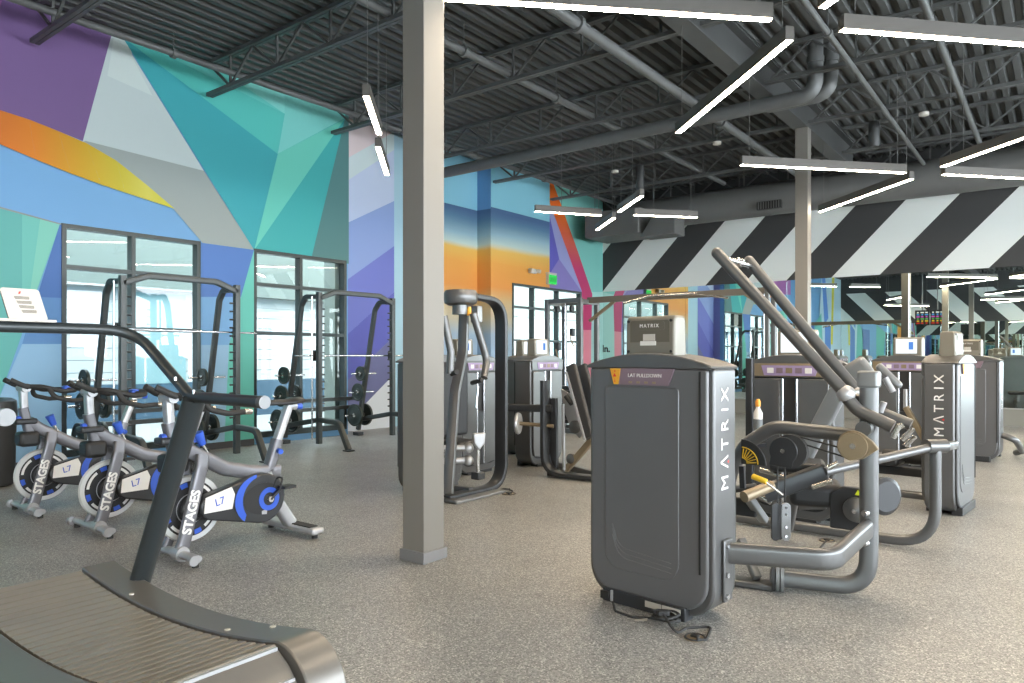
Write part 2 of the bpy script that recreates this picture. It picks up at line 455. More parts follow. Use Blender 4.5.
# striped wall with the mirror under it
def stripe_mat(name, x0, sign):
    m = bpy.data.materials.new(name); m.use_nodes = True
    nt = m.node_tree; b = nt.nodes['Principled BSDF']; b.inputs['Roughness'].default_value = .6
    b.inputs['Specular IOR Level'].default_value = .3
    g = nt.nodes.new('ShaderNodeNewGeometry'); s = nt.nodes.new('ShaderNodeSeparateXYZ'); nt.links.new(g.outputs['Position'], s.inputs[0])
    def M(op, a, bb):
        n = nt.nodes.new('ShaderNodeMath'); n.operation = op
        for i, x in enumerate((a, bb)):
            if x is None: continue
            if isinstance(x, (int, float)): n.inputs[i].default_value = x
            else: nt.links.new(x, n.inputs[i])
        return n.outputs[0]
    zz = M('MULTIPLY', M('SUBTRACT', s.outputs[2], 3.13), .955 * sign)
    q = M('DIVIDE', M('SUBTRACT', M('SUBTRACT', s.outputs[0], x0), zz), 1.96)
    k = M('MAXIMUM', M('LESS_THAN', M('FRACT', M('ADD', q, 40), None), .5), M('GREATER_THAN', s.outputs[2], 4.85))
    mx = nt.nodes.new('ShaderNodeMix'); mx.data_type = 'RGBA'
    mx.inputs['A'].default_value = (*lin((218, 224, 220)), 1); mx.inputs['B'].default_value = (*lin((62, 63, 63)), 1)
    nt.links.new(k, mx.inputs['Factor']); nt.links.new(mx.outputs['Result'], b.inputs['Base Color'])
    return m
struct(MB().span((WX - .2, WB, 3.13), (XR, WB + .2, DECK + .085)).build('wall_back', stripe_mat('paint_diagonal_stripes', -9.03, 1), smooth=False))
kick = paint((112, 110, 104))
struct(MB().span((WX - .2, WB, 0), (XR, WB + .2, .36)).build('wall_back_lower', kick, smooth=False))
mirror_m = mat('mirror_silver', (226, 236, 232), .0, 1.)
mm = MB()
xs = [WX + .005, -7.6, -5.1, -2.6, -.1, 2.4, 4.9, XR]
for a, b in zip(xs, xs[1:]): mm.span((a + .002, WB + .002, .362), (b - .002, WB + .1, 3.128))
struct(mm.build('wall_back_mirror', mirror_m, smooth=False))
mm = MB()
for a, b in zip(xs, xs[1:]): mm.span((a + .002, YK - .1, .362), (b - .002, YK - .002, 3.128))
struct(mm.build('wall_front_mirror', mirror_m, smooth=False))
struct(MB().span((WX + .02, WB - .012, .34), (XR, WB + .001, .362)).build('trim_1', mat('aluminium', (176, 178, 178), .3, .9), smooth=False))

# wall behind the photographer's side (seen in the mirror) and window wall opposite the mural
ww = MB().span((WX - .2, YK - .2, 3.13), (XR, YK, DECK + .085))
struct(ww.build('wall_front', stripe_mat('paint_diagonal_stripes_opposite', -9.03, -1), smooth=False))
struct(MB().span((WX - .2, YK - .2, 0), (XR, YK, .36)).build('wall_front_lower', paint((112, 110, 104)), smooth=False))
rw = MB(); holes = [(-8.4 + 4.2 * k, -8.4 + 4.2 * k + 3.7, .3, 4.1) for k in range(6)]
for p in wall_rects(YK, WB, 0, DECK + .085, holes): rw.prism(p, (XR, 0, 0), (0, 1, 0), (0, 0, 1), (1, 0, 0), MW)
struct(rw.build('wall_right', paint((170, 176, 180)), smooth=False))

# baseboards on the mural wall
bb = MB()
for a, b in ((YK, win1[0]), (win1[1], win2[0])): bb.span((WX + .0, a, 0), (WX + .035, b - .0, .10))
struct(bb.build('baseboard_left', mat('dark_base', (58, 60, 62), .5), smooth=False))

# windows
frame_metal = mat('bronze_frame', (46, 54, 54), .35, .4)
glass = glass_mat()
def window(name, w, mull, trans, fw=.055):
    y0, y1, z0, z1 = w
    b = MB(); x0, x1 = WX - .11, WX + .02
    b.span((x0, y0, z0), (x1, y0 + fw, z1)); b.span((x0, y1 - fw, z0), (x1, y1, z1))
    ys = [y0 + fw] + [y for m in mull for y in (m - fw / 2, m + fw / 2)] + [y1 - fw]
    for m in mull: b.span((x0, m - fw / 2, z0), (x1, m + fw / 2, z1))
    for i in range(0, len(ys), 2):
        b.span((x0, ys[i], z1 - fw), (x1 - .002, ys[i + 1], z1)); b.span((x0, ys[i], z0), (x1 - .002, ys[i + 1], z0 + .09))
        for t in trans: b.span((x0, ys[i], t - fw / 2), (x1 - .004, ys[i + 1], t + fw / 2))
    o = struct(b.build(name, frame_metal, smooth=False))
    WORLD[o] = Matrix()
    for i in range(0, len(ys), 2):
        zs = [z0 + .09] + [z for t in trans for z in (t - fw / 2, t + fw / 2)] + [z1 - fw]
        for j in range(0, len(zs), 2):
            q = MB().add([(WX - .05, ys[i], zs[j]), (WX - .05, ys[i + 1], zs[j]), (WX - .05, ys[i + 1], zs[j + 1]), (WX - .05, ys[i], zs[j + 1])], [(0, 1, 2, 3)])
            q.build('pane', glass, o, smooth=False)
window('window_1', win1, [yz(133, 300)[0]], [1.745, 2.51])
window('window_2', win2, [yz(300.5, 300)[0]], [1.74, 2.505])
window('window_3', win3, [yz(533.2, 300)[0], yz(557.7, 300)[0]], [1.745, 2.51])
fr = MB()
for w in holes:
    fr.span((XR - .02, w[0], w[2]), (XR + .1, w[0] + .06, w[3])); fr.span((XR - .02, w[1] - .06, w[2]), (XR + .1, w[1], w[3]))
    fr.span((XR - .02, w[0] + .06, w[2]), (XR + .098, w[1] - .06, w[2] + .06)); fr.span((XR - .02, w[0] + .06, w[3] - .06), (XR + .098, w[1] - .06, w[3]))
struct(fr.build('window_4', frame_metal, smooth=False))

# outside: pavement and a white sided building across a lane
siding = MB()
for k in range(8):
    z = .80 + k * .245
    siding.add([(-15.2, -40, z), (-15.2, 45, z), (-15.19, 45, z + .012), (-15.19, -40, z + .012), (-15.2, 45, z + .245), (-15.2, -40, z + .245)], [(0, 1, 2, 3), (3, 2, 4, 5)], 0)
siding.span((-15.4, -40, 2.76), (-15.0, 45, 7.0), 1)
siding.span((-15.4, -40, -.1), (-15.16, 45, .80), 2)
for y in range(-38, 44, 5):
    siding.span((-15.2, y, .80), (-15.15, y + 1.1, 2.7), 3)
    siding.span((-15.2, y + 2.4, .80), (-15.10, y + 2.5, 2.74), 2)
struct(siding.build('exterior_facade', [paint((146, 150, 148), raw=True), paint((92, 101, 95), raw=True), paint((50, 74, 90), raw=True), paint((108, 134, 135), raw=True)], smooth=False))
struct(MB().span((-15.2, -40, -.2), (WX - .2, 45, -.02)).build('exterior_ground', paint((126, 129, 127), raw=True), smooth=False))

# ------------------------------------------------------------------ roof
dark = mat('ceiling_paint', (78, 80, 79), .55, noise=.12, nscale=6)
dk = MB(); pitch = .2; x = WX - .2; prof = []
while x < XR + .1:
    prof += [(x, DECK), (x + .08, DECK), (x + .11, DECK + .075), (x + .17, DECK + .075)]
    x += pitch
n = len(prof); vs = [(a, YK - .1, z) for a, z in prof] + [(a, WB + .2, z) for a, z in prof]
dk.add(vs, [(i, i + 1, n + i + 1, n + i) for i in range(n - 1)])
dk.span((WX - .6, YK - .3, DECK + .085), (XR + .3, WB + .4, DECK + .3))
struct(dk.build('ceiling', dark, smooth=False))

GX = -3.42
gb = MB(); gb.span((GX - .12, YK, 5.10), (GX + .12, 15.8, 5.125)); gb.span((GX - .12, YK, 5.575), (GX + .12, 15.8, 5.6)); gb.span((GX - .012, YK, 5.125), (GX + .012, 15.8, 5.575))
struct(gb.build('trim_2', dark, smooth=False)).name = 'ceiling_girder'

steel = mat('joist_paint', (84, 86, 85), .5, noise=.1, nscale=8)
ordinals = ['first', 'second', 'third', 'fourth', 'fifth', 'sixth', 'seventh']
def joist(y, xa, xb, label, seat):
    t = thing('roof_joist', label, 'joist', (xa, y, 5.14), 0, 'open web roof joists')
    M = MB(); xs_ = xa + (.42 if seat else 0)
    M.bar((xa, y - .028, 5.165), (xb, y - .028, 5.165), .045, .05); M.bar((xa, y + .028, 5.165), (xb, y + .028, 5.165), .045, .05)
    M.build('bottom_chord', steel, t, smooth=False)
    M = MB(); M.bar((xa - (.1 if seat else 0), y - .028, 5.615), (xb, y - .028, 5.615), .045, .05); M.bar((xa - (.1 if seat else 0), y + .028, 5.615), (xb, y + .028, 5.615), .045, .05)
    M.build('top_chord', steel, t, smooth=False)
    M = MB(); x = xa + .06; up = False
    if seat:
        M.bar((xa + .02, y, 5.6), (xa + .55, y, 5.17), .03, .03)
        M.bar((xa + .55, y, 5.17), (xa + .55, y, 5.6), .03, .03); x = xa + .55
    while x + 1.1 < xb:
        M.bar((x, y, 5.18), (x + .55, y, 5.6), .028, .028); M.bar((x + .55, y, 5.6), (x + 1.1, y, 5.18), .028, .028)
        M.bar((x + 1.1, y, 5.18), (x + 1.1, y, 5.6), .028, .028); x += 1.1
    M.build('web', steel, t, smooth=False)
JY = [3.38, 5.62, 7.85, 10.05, 12.2, 14.4, 16.5]
for i, y in enumerate(JY):
    joist(y, -9.85, GX - .13, 'open web steel roof joist ending at the mural wall, %s from the striped wall' % ordinals[len(JY) - 1 - i], True)
    joist(y, GX + .13, XR - .1, 'open web steel roof joist running right of the roof girder, %s from the striped wall' % ordinals[len(JY) - 1 - i], False)

pipe_m = mat('pipe_paint', (92, 94, 93), .45, noise=.1, nscale=5)
def run(label, x, z, r, y0, y1, name='overhead_pipe', clampy=()):
    t = thing(name, label, 'pipe', (x, y0, z))
    MB().tube([(x, y0, z), (x, y1, z)], r, 14).build('pipe', pipe_m, t)
    for y in clampy:
        MB().cyl((x, y - .03, z), (x, y + .03, z), r * 1.5, 14).build('coupling', pipe_m, t)
        MB().cyl((x, y, z), (x, y, DECK + .0), .008, 8).build('hanger_rod', pipe_m, t)
run('dark pipe running high along the top of the mural wall', -9.29, 5.36, .045, -1, WB, clampy=(.9, 2.5, 4.8, 8.9, 13.3))
run('thick grey pipe under the joists, left of the roof girder', -4.3, 5.073, .065, 0, WB - 1.35, clampy=(6.8, 11))
run('grey pipe between the mural wall and the thicker pipe', -6.07, 5.26, .05, 0, WB - 1.35, clampy=(6.9, 9))
run('thin dark pipe just right of the roof girder', -2.14, 5.06, .035, 0, WB - 1.35, clampy=(8.7,))
run('straight grey pipe under the deck above the striped wall end', -1.15, 5.02, .04, 0, 15.2, clampy=(9.0,))

# two round drain pipes crossing the roof and rising in an elbow
def drain(y, z, xe, r, label, xs=None):
    t = thing('drain_pipe', label, 'pipe', (WR, y, z), 0, 'large drain pipes with elbows')
    xs = xs or WR + .01
    MB().tube(fillet([(xs, y, z), (xe, y, z), (xe, y, DECK)], .22, 10), r, 20).build('pipe', pipe_m, t)
    for x in ((-8.6, -5.6) if xs < -5 else ()): MB().cyl((x, y, z + r), (x, y, DECK), .01, 8).build('hanger_rod', pipe_m, t)
    MB().cyl((xe, y, z + .42), (xe, y, z + .5), r * 1.12, 20).build('coupling', pipe_m, t)
drain(10.0 + .17, 4.90, -2.66, .10, 'large round drain pipe crossing the ceiling, nearer of the two elbows')
drain(10.0 + .50, 4.99, -2.55, .10, 'short round drain pipe at the roof girder, elbow behind the long drain pipe', -3.4)

# air duct over the striped wall
duct_m = mat('duct_paint', (100, 101, 99), .5, noise=.08, nscale=3)
t = thing('air_duct', 'big round grey air duct hung along the top of the striped wall', 'duct', (-7, 16.2, 4.85))
MB().tube([(-8.6, 16.25, 4.88), (XR - .1, 16.25, 4.88)], .36, 32).build('duct', duct_m, t)
for x in (-7.0, -5.2, -3.9, -1.6, -.4): MB().cyl((x - .02, 16.25, 4.88), (x + .02, 16.25, 4.88), .367, 32).build('seam_band', duct_m, t)
for x in (-7.6, -5.8, -2.8, -.2, 2.2, 4.8): MB().bar((x, 16.25, 5.2), (x, 16.25, DECK), .03, .008).build('hanging_strap', duct_m, t)
MB().box((-8.75, 15.9, 4.62), (1.5, 1.1, .62)).build('plenum', duct_m, t, bevel=.03)
MB().prism([(0, 0), (.9, 0), (.9, .42), (.3, .42)], (-8.0, 15.4, 4.2), (1, 0, 0), (0, 0, 1), (0, 1, 0), .55).build('branch', duct_m, t, bevel=.02)
g = MB(); gp = PY(769, 205, 15.87)
g.span((gp.x - .26, 15.84, gp.z - .085), (gp.x + .26, 15.95, gp.z + .085))
go = g.build('grille', mat('grille_dark', (40, 40, 40), .6), t)
g = MB()
for k in range(9): g.box((gp.x - .22 + k * .055, 15.835, gp.z), (.012, .02, .15))
g.build('blade', duct_m, go)

# ------------------------------------------------------------------ columns
col_m = mat('column_paint', (122, 119, 112), .42, spec=.4)
base_m = mat('column_base', (118, 118, 118), .45)
def column(x, y, label):
    t = thing('steel_column', label, 'column', (x, y, 0), 0)
    MB().span((x - .1, y - .1, 0), (x + .1, y + .1, 5.1)).build('shaft', col_m, t, bevel=.006)
    MB().span((x - .115, y - .115, 0), (x + .115, y + .115, .075)).build('base_wrap', base_m, t, bevel=.004)
column(-3.47, 3.53, 'square grey steel column standing alone on the open floor beside the pedal bikes')
column(-3.40, 12.27, 'square grey steel column in front of the striped wall')
column(-3.5, -6.1, 'square grey steel column seen only in the mirror')

# ------------------------------------------------------------------ line lights
LZ = 3.93
house = mat('light_housing', (96, 94, 90), .45, .3)
def emit_mat(name, rgb, s):
    m = bpy.data.materials.new(name); m.use_nodes = True
    nt = m.node_tree; nt.nodes.clear(); o = nt.nodes.new('ShaderNodeOutputMaterial'); e = nt.nodes.new('ShaderNodeEmission')
    e.inputs[0].default_value = (*lin(rgb), 1); e.inputs[1].default_value = s; nt.links.new(e.outputs[0], o.inputs[0]); return m
LSTR = 37.0
lamp_m = emit_mat('lamp_diffuser', (255, 232, 202), LSTR)
wire_m = mat('wire', (120, 120, 118), .4, .6)
def line_light(a, b, label, full=None):
    """a, b: ends of the lit strip (x, y); full stretches from a to that length"""
    a, b = V((a[0], a[1], LZ)), V((b[0], b[1], LZ)); d = (b - a).normalized()
    if full: b = a + d * full
    t = thing('line_light', label, 'light', (a.x, a.y, LZ), 0, 'hanging line lights')
    MB().bar(a + V((0, 0, .058)), b + V((0, 0, .058)), .075, .115).build('housing', house, t)
    MB().bar(a + d * .004 + V((0, 0, -.002)), b - d * .004 + V((0, 0, -.002)), .052, .006).build('diffuser', lamp_m, t, smooth=False)
    L = (b - a).length
    for base in (0, 1):
        for off in (.12, .25, .38, .5):
            p = a + d * (off if base == 0 else L - off)
            if min(abs(p.y - q) for q in (10.17, 10.5)) > .14 and min(abs(p.x - q) for q in (-9.29, -4.3, -6.07, -2.14, -1.15)) > .10 and min(abs(p.y - q) for q in JY) > .07: break
        MB().cyl(p + V((0, 0, .12)), V((p.x, p.y, 5.1 if abs(p.x - GX) < .14 else DECK)), .004, 6).build('hanging_wire', wire_m, t)
def pz(u, v): p = PZ(u, v, LZ); return (p.x, p.y)
line_light(pz(771, 20), pz(470, 0.5), 'line light at the top edge right of the square column, longest in view', 2.6)
line_light(pz(678, 133), pz(790, 40), 'steeply angled line light under the longest one', None)
line_light(pz(841, 30), pz(1024, 44.5), 'level line light high above the striped wall, right of the elbow pipes', 2.44)
line_light(pz(741, 165), pz(905, 173), 'level line light crossing in front of the far square column')
line_light(pz(820, 212), pz(912, 179), 'angled line light meeting the right end of the one crossing the far column')
line_light(pz(942, 167), pz(1024, 138), 'slanting line light at the right edge, upper one of a V', 2.44)
line_light(pz(943, 174.5), pz(1024, 178.5), 'level line light at the right edge, lower one of a V', 2.44)
line_light(pz(535, 211.5), pz(601, 215.5), 'short level line light in front of the orange and pink painted stripe')
line_light(pz(597, 230), pz(614, 218), 'shortest angled line light near the painted corner, lower of two in a row')
line_light(pz(619, 212), pz(642, 196), 'short angled line light near the painted corner, upper of two in a row')
line_light(pz(634, 215), pz(697, 217.5), 'short level line light in front of the round air duct')
line_light(pz(366, 96), pz(379, 134), 'short line light left of the square column, upper of two', 1.22)
line_light(pz(378, 147), pz(387, 175), 'short line light left of the square column, lower of two', None)
line_light(pz(822, 8), pz(842, -6), 'line light cut by the top of the picture beside the elbow pipes', 2.44)
for k, (a, b) in enumerate([((-2.6, -1.5), (-1.0, .4)), ((-1.0, -1.2), (.6, -2.9)), ((-3.0, -4.6), (-.9, -5.2)), ((-.9, -5.4), (-2.6, -7.2)),
                            ((2.0, 2.5), (3.6, 4.4)), ((3.6, 8.0), (2.0, 9.8)), ((-6.4, -2.2), (-5.2, -.2)), ((-7.2, -6), (-5.5, -8)), ((1.0, 12.6), (2.8, 14.2))]):
    line_light(a, b, 'line light on the side behind the camera, seen at most in the mirror')
# ------------------------------------------------------------------ shared machine materials
iron = mat('iron_grey', (102, 103, 103), .33, .5, noise=.06, nscale=9)
iron_d = mat('iron_dark', (58, 60, 62), .36, .4, noise=.06, nscale=9)
shroud_m = mat('shroud_grey', (102, 103, 104), .34, .25, noise=.05, nscale=4)
silver = mat('silver_paint', (176, 178, 180), .32, .45)
chrome = mat('chrome', (205, 206, 208), .15, .95)
black = mat('black_plastic', (34, 35, 36), .5)
rubber = mat('black_rubber', (44, 45, 45), .7)
pad_m = mat('black_vinyl', (40, 42, 44), .45, bump=.2, nscale=160)
white_m = mat('white_print', (222, 222, 218), .5)
cream = mat('card_white', (190, 187, 178), .55)
yellow = mat('yellow_grip', (222, 180, 44), .45)
amber = mat('amber_sticker', (226, 166, 50), .5)
red_m = mat('red_mark', (214, 62, 52), .5)
plum = mat('placard_plum', (122, 106, 116), .45)
lilac = mat('placard_lilac', (150, 134, 170), .45)
blue_m = mat('blue_trim', (52, 92, 196), .42)
steel_rod = mat('steel_rod', (178, 176, 170), .25, .8)
tan_m = mat('worn_tan_metal', (142, 128, 104), .4, .4)
screen_m = emit_mat('screen_light', (226, 236, 242), .42)
screen_b = emit_mat('screen_graph', (84, 128, 196), .4)

# ------------------------------------------------------------------ curved treadmill
YF, YN, GF, GN = 1.588, .815, 1.425, .985
def tz(x): return .335 + .115 * (x + 2.93) ** 2
X0, X1, NR = -3.63, -2.10, .20
t = thing('curved_treadmill', 'black curved slat belt treadmill with bent handrails and a white card on its crossbar', 'treadmill', (-2.95, 1.2, 0))
cover_m = mat('deck_cover', (112, 110, 105), .33, .45, noise=.05, nscale=30, bump=.05)
belt_m = mat('belt_slat', (124, 121, 112), .36, .15, noise=.08, nscale=60)
def nose(zc, r, a0, a1, n=10): return [(X1 + r * math.cos(a0 + (a1 - a0) * i / n), zc + r * math.sin(a0 + (a1 - a0) * i / n)) for i in range(n + 1)]
def side_profile(up, dn):
    top = [(X0 + (X1 - X0) * i / 24, tz(X0 + (X1 - X0) * i / 24) + up) for i in range(25)]
    r = (tz(X1) + up - dn) / 2; zc = (tz(X1) + up + dn) / 2
    tip = nose(zc, r, PI / 2, -PI / 2, 14)[1:]
    low = [(X0 + .12, dn), (X0 - .02, dn + .1)]
    return top + tip + low
for y0, y1 in ((GF + .014, YF), (YN, GN - .014)):
    c = MB().prism(side_profile(.006, .05), (0, y0, 0), (1, 0, 0), (0, 0, 1), (0, 1, 0), y1 - y0).build('side_cover', cover_m, t, bevel=.006)
    b = MB()
    for bx in (-3.35, -3.2, -2.45, -2.3):
        for by in ((y0 + y1) / 2 - .045, (y0 + y1) / 2 + .045):
            if (bx in (-3.2, -2.45)) == (by < (y0 + y1) / 2): b.cyl((bx, by, tz(bx) + .004), (bx, by, tz(bx) + .010), .011, 12)
    b.build('bolt', cream, c)
# belt slats
b = MB(); n = 27
for i in range(n):
    xa = X0 + .02 + (X1 - .0 - X0) * i / n; xb = xa + (X1 - X0) / n - .005
    za, zb = tz(xa), tz(xb)
    b.prism([(xa, za - .03), (xb, zb - .03), (xb, zb - .003), (xb - .006, zb), (xa + .006, za), (xa, za - .003)], (0, GN, 0), (1, 0, 0), (0, 0, 1), (0, 1, 0), GF - GN)
b.build('running_belt', belt_m, t, smooth=False)
b = MB(); b.prism([(X0, .06), (X1 - .02, .06), (X1 - .02, tz(X1) - .04)] + [(X0 + (X1 - X0) * i / 16, tz(X0 + (X1 - X0) * i / 16) - .035) for i in range(15, -1, -1)], (0, GN - .004, 0), (1, 0, 0), (0, 0, 1), (0, 1, 0), GF - GN + .008)
b.build('deck_frame', black, t, smooth=False)
# end piece between the noses
c = MB().prism([(X1 - .0, tz(X1) - .03), (X1 + .03, tz(X1) - .012), (X1 + .09, tz(X1) - .05), (X1 + .15, .30), (X1 + .16, .2), (X1 + .12, .09), (X1, .05)], (0, GN, 0), (1, 0, 0), (0, 0, 1), (0, 1, 0), GF - GN).build('end_panel', cover_m, t)
MB().bar((X1 + .022, GN + .003, tz(X1) - .008), (X1 + .022, GF - .003, tz(X1) - .008), .014, .014).build('trim_bar', silver, c)
MB().bar((X1 + .115, GN + .003, tz(X1) - .085), (X1 + .115, GF - .003, tz(X1) - .085), .018, .018).build('trim_bar', silver, c)
# feet
for fx in (X0 + .2, X1 - .1):
    for fy in (YN + .08, YF - .08): MB().cyl((fx, fy, 0), (fx, fy, .07), .03, 14).build('foot', rubber, t)
# handrails: grip, slope, crossbar, slope, grip
hr = [(-2.40, YF, 1.205), (-2.93, YF, 1.208), (-3.43, YF, 1.50), (-3.43, YN - .065, 1.50), (-2.93, YN - .065, 1.208), (-2.40, YN - .065, 1.205)]
rail_m = mat('rail_black', (52, 58, 60), .34, .3)
rail = MB().tube(fillet(hr, [.12, .16, .16, .12], 7), .024, 16).build('handrail', rail_m, t)
for y, s in ((YF, 1), (YN - .065, -1)):
    MB().cyl((-2.42, y, 1.205), (-2.394, y, 1.205), .0255, 18).build('end_cap', iron, rail)
    MB().tube([(-3.38, y, tz(-3.38) - .02), (-2.90, y, 1.20)], .05, 16, ry=.033).build('upright', rail_m, t)
    q = MB(); q.cyl((-3.02, y - .02, 1.275), (-3.02, y - .02, 1.29), .007, 10); q.cyl((-2.88, y - .015, 1.222), (-2.88, y - .015, 1.238), .007, 10); q.build('screw', chrome, rail)
# card and holder on the crossbar
p0, p1, p2, p3 = V((-3.425, 1.085, 1.525)), V((-3.425, 1.225, 1.525)), V((-3.50, 1.215, 1.665)), V((-3.50, 1.072, 1.665))
ax = (p1 - p0).normalized(); ay = (p3 - p0).normalized()
fm = frame_m((p0 + p1 + p2 + p3) / 4, (0, 1, 0), ay)
cc = MB(fm).prism(rrect(.142, .152, .012, 4), (0, 0, .0), (1, 0, 0), (0, 1, 0), (0, 0, 1), .006).build('instruction_card', cream, t)
q = MB(fm)
for k, yy in enumerate((.030, .008, -.014, -.036)):
    for j in range(3): q.box((-.002 + .004 * k, yy + .005 - .005 * j, .0065), (.055 - .004 * (j == 2), .0022, .001))
q.build('text_line', mat('card_text', (84, 78, 72), .6), cc, smooth=False)
q = MB(fm); q.add([(-.012, .048, .0072), (-.004, .048, .0072), (.002, .062, .0072), (-.006, .060, .0072)], [(0, 1, 2, 3)]); q.build('red_mark', red_m, cc, smooth=False)
MB(fm).box((0, 0, -.012), (.13, .15, .022)).build('holder_back', black, t, bevel=.004)
MB().box((-3.425, 1.13, 1.527), (.06, .24, .012)).build('holder_tray', cream, t, bevel=.003)

# ------------------------------------------------------------------ indoor bikes
def bike(label, x0):
    """axis along Y, front towards -Y; origin under the front stabiliser"""
    t = thing('indoor_bike', label, 'exercise bike', (x0, 2.47, 0), 0, 'row of indoor cycling bikes')
    M = Matrix.Translation((x0, 2.47, 0))
    B = lambda: MB(M)
    grey = mat('bike_graphite', (116, 117, 122), .34, .4)
    # stabilisers
    b = B(); b.tube([(-.31, 0, .055), (.31, 0, .055)], .036, 14, ry=.026); s = b.build('front_stabilizer', silver, t)
    for sx in (-1, 1):
        B().cyl((sx * .29, 0, 0), (sx * .29, 0, .04), .022, 12).build('levelling_foot', rubber, s)
        B().cyl((sx * .30, -.03, .055), (sx * .335, -.03, .055), .034, 16).build('transport_wheel', silver, s)
    b = B(); b.box((0, .95, .055), (.66, .11, .05)); s = b.build('rear_stabilizer', silver, t, bevel=.015)
    for sx in (-1, 1): B().cyl((sx * .28, .95, 0), (sx * .28, .95, .035), .022, 12).build('levelling_foot', rubber, s)
    B().box((.12, .95, .083), (.3, .08, .01)).build('rubber_pad', rubber, s, bevel=.004)
    # flywheel
    fx, fy, fz, R = -.02, .13, .325, .228
    fl = B().lathe([(R - .036, -.018), (R - .004, -.02), (R + .004, 0), (R - .004, .02), (R - .036, .018)], (fx, fy, fz), (1, 0, 0), 44, ring=True)
    w = fl.build('flywheel', mat('flywheel_rim', (206, 208, 206), .3, .2), t)
    B().lathe([(.02, -.015), (R - .035, -.015), (R - .035, .015), (.02, .015)], (fx, fy, fz), (1, 0, 0), 36, ring=True).build('flywheel_web', black, w)
    def arc(r0, r1, a0, a1, m_, nm, n=7):
        p = [(r0 * math.cos(a0 + (a1 - a0) * i / n), r0 * math.sin(a0 + (a1 - a0) * i / n)) for i in range(n + 1)]
        p += [(r1 * math.cos(a1 + (a0 - a1) * i / n), r1 * math.sin(a1 + (a0 - a1) * i / n)) for i in range(n + 1)]
        B().prism(p, (fx + .0152, fy, fz), (0, 1, 0), (0, 0, 1), (1, 0, 0), .002).build(nm, m_, w, smooth=False)
    for k in range(4):
        a = k * PI / 2 + .15
        arc(R - .075, R - .042, a, a + .30, blue_m, 'blue_decal', 4)
        arc(R - .070, R - .050, a + .48, a + 1.32, white_m, 'rim_print')
    arc(.100, .106, 0, 2 * PI - .01, silver, 'web_ring', 30)
    B().cyl((fx - .07, fy, fz), (fx + .07, fy, fz), .085, 22).build('hub_cover', iron_d, w, bevel=.01)
    # frame: front leg, main beam, head tube
    b = B(); b.sweep(fillet([(.085, 0, .06), (.085, .03, .12), (.085, .155, .62), (.07, .17, .70)], .06), rrect(.055, .085, .018, 3), up=(0, 1, 0)); leg = b.build('front_leg', grey, t)
    B().cyl((.05, 0, .058), (.135, 0, .058), .05, 18).build('leg_clamp', silver, t)
    b = B(); b.sweep(fillet([(-.10, 0, .06), (-.10, .03, .12), (-.10, .155, .62), (-.06, .17, .70)], .06), rrect(.05, .06, .018, 3), up=(0, 1, 0)); b.build('front_leg', grey, t)
    letters('STAGES', .09, M @ frame_m((.1135, .072, .325), (0, .243, .97), (0, -.97, .243)), white_m, leg, 'leg_lettering', spacing=.95, bold=.003)
    zq = B(); zq.add([(.1145, .12, .55), (.1145, .15, .60), (.1145, .125, .585), (.1145, .165, .655), (.1145, .14, .60), (.1145, .17, .615)], [(0, 1, 2), (2, 1, 5, 4), (4, 5, 3)])
    b = B(); b.sweep(fillet([(0, .01, .80), (0, .10, .73), (0, .38, .57), (0, .60, .515), (0, .82, .50)], .12, 6), rrect(.085, .105, .03, 4), up=(0, 0, 1)); b.build('main_beam', grey, t)
    b = B(); b.bar((0, .015, .70), (0, -.035, .93), .085, .07, (0, 1, 0), r=.02); hd = b.build('head_tube', grey, t)
    B().bar((0, -.025, .915), (0, -.035, 1.09), .07, .055, (0, 1, 0), r=.012).build('handlebar_post', silver, t)
    b = B(); b.box((.0, .0, .655), (.16, .16, .13)); b.build('resistance_box', black, t, bevel=.03)
    b = B(); b.box((0, -.02, .81), (.12, .17, .05)); b.build('water_bottle_tray', iron_d, t, bevel=.015)
    B().cyl((0, -.085, .835), (0, -.045, .835), .024, 14).build('adjust_knob', blue_m, hd)
    B().cyl((.02, .27, .64), (.02, .20, .765), .010, 10).build('lever_stem', steel_rod, t)
    B().cyl((.02, .203, .76), (.02, .165, .85), .024, 16, .036).build('resistance_lever', blue_m, t, bevel=.005)
    # handlebar
    B().cyl((-.075, -.03, 1.10), (.075, -.03, 1.10), .036, 18).build('computer_mount', silver, t)
    hb = B(); hb.tube(fillet([(-.06, -.02, 1.115), (-.17, .05, 1.115), (-.22, .20, 1.07), (-.20, .32, 1.075), (.20, .32, 1.075), (.22, .20, 1.07), (.17, .05, 1.115), (.06, -.02, 1.115)], .07, 5), .020, 10)
    for sx in (-1, 1):
        hb.tube(fillet([(sx * .19, .10, 1.10), (sx * .235, .13, 1.02), (sx * .245, .26, .985), (sx * .24, .38, .99)], .07, 6), .020, 10)
        hb.tube(fillet([(sx * .09, -.02, 1.11), (sx * .09, -.07, 1.13), (sx * .07, -.15, 1.175)], .05, 5), .022, 10)
    bars = hb.build('handlebar', rubber, t)
    for sx in (-1, 1): B().cyl((sx * .24, .385, .99), (sx * .24, .44, .99), .021, 12).build('grip_ring', steel_rod, bars)
    B().box((0, .31, 1.09), (.07, .06, .04)).build('bar_clamp', blue_m, t, bevel=.012)
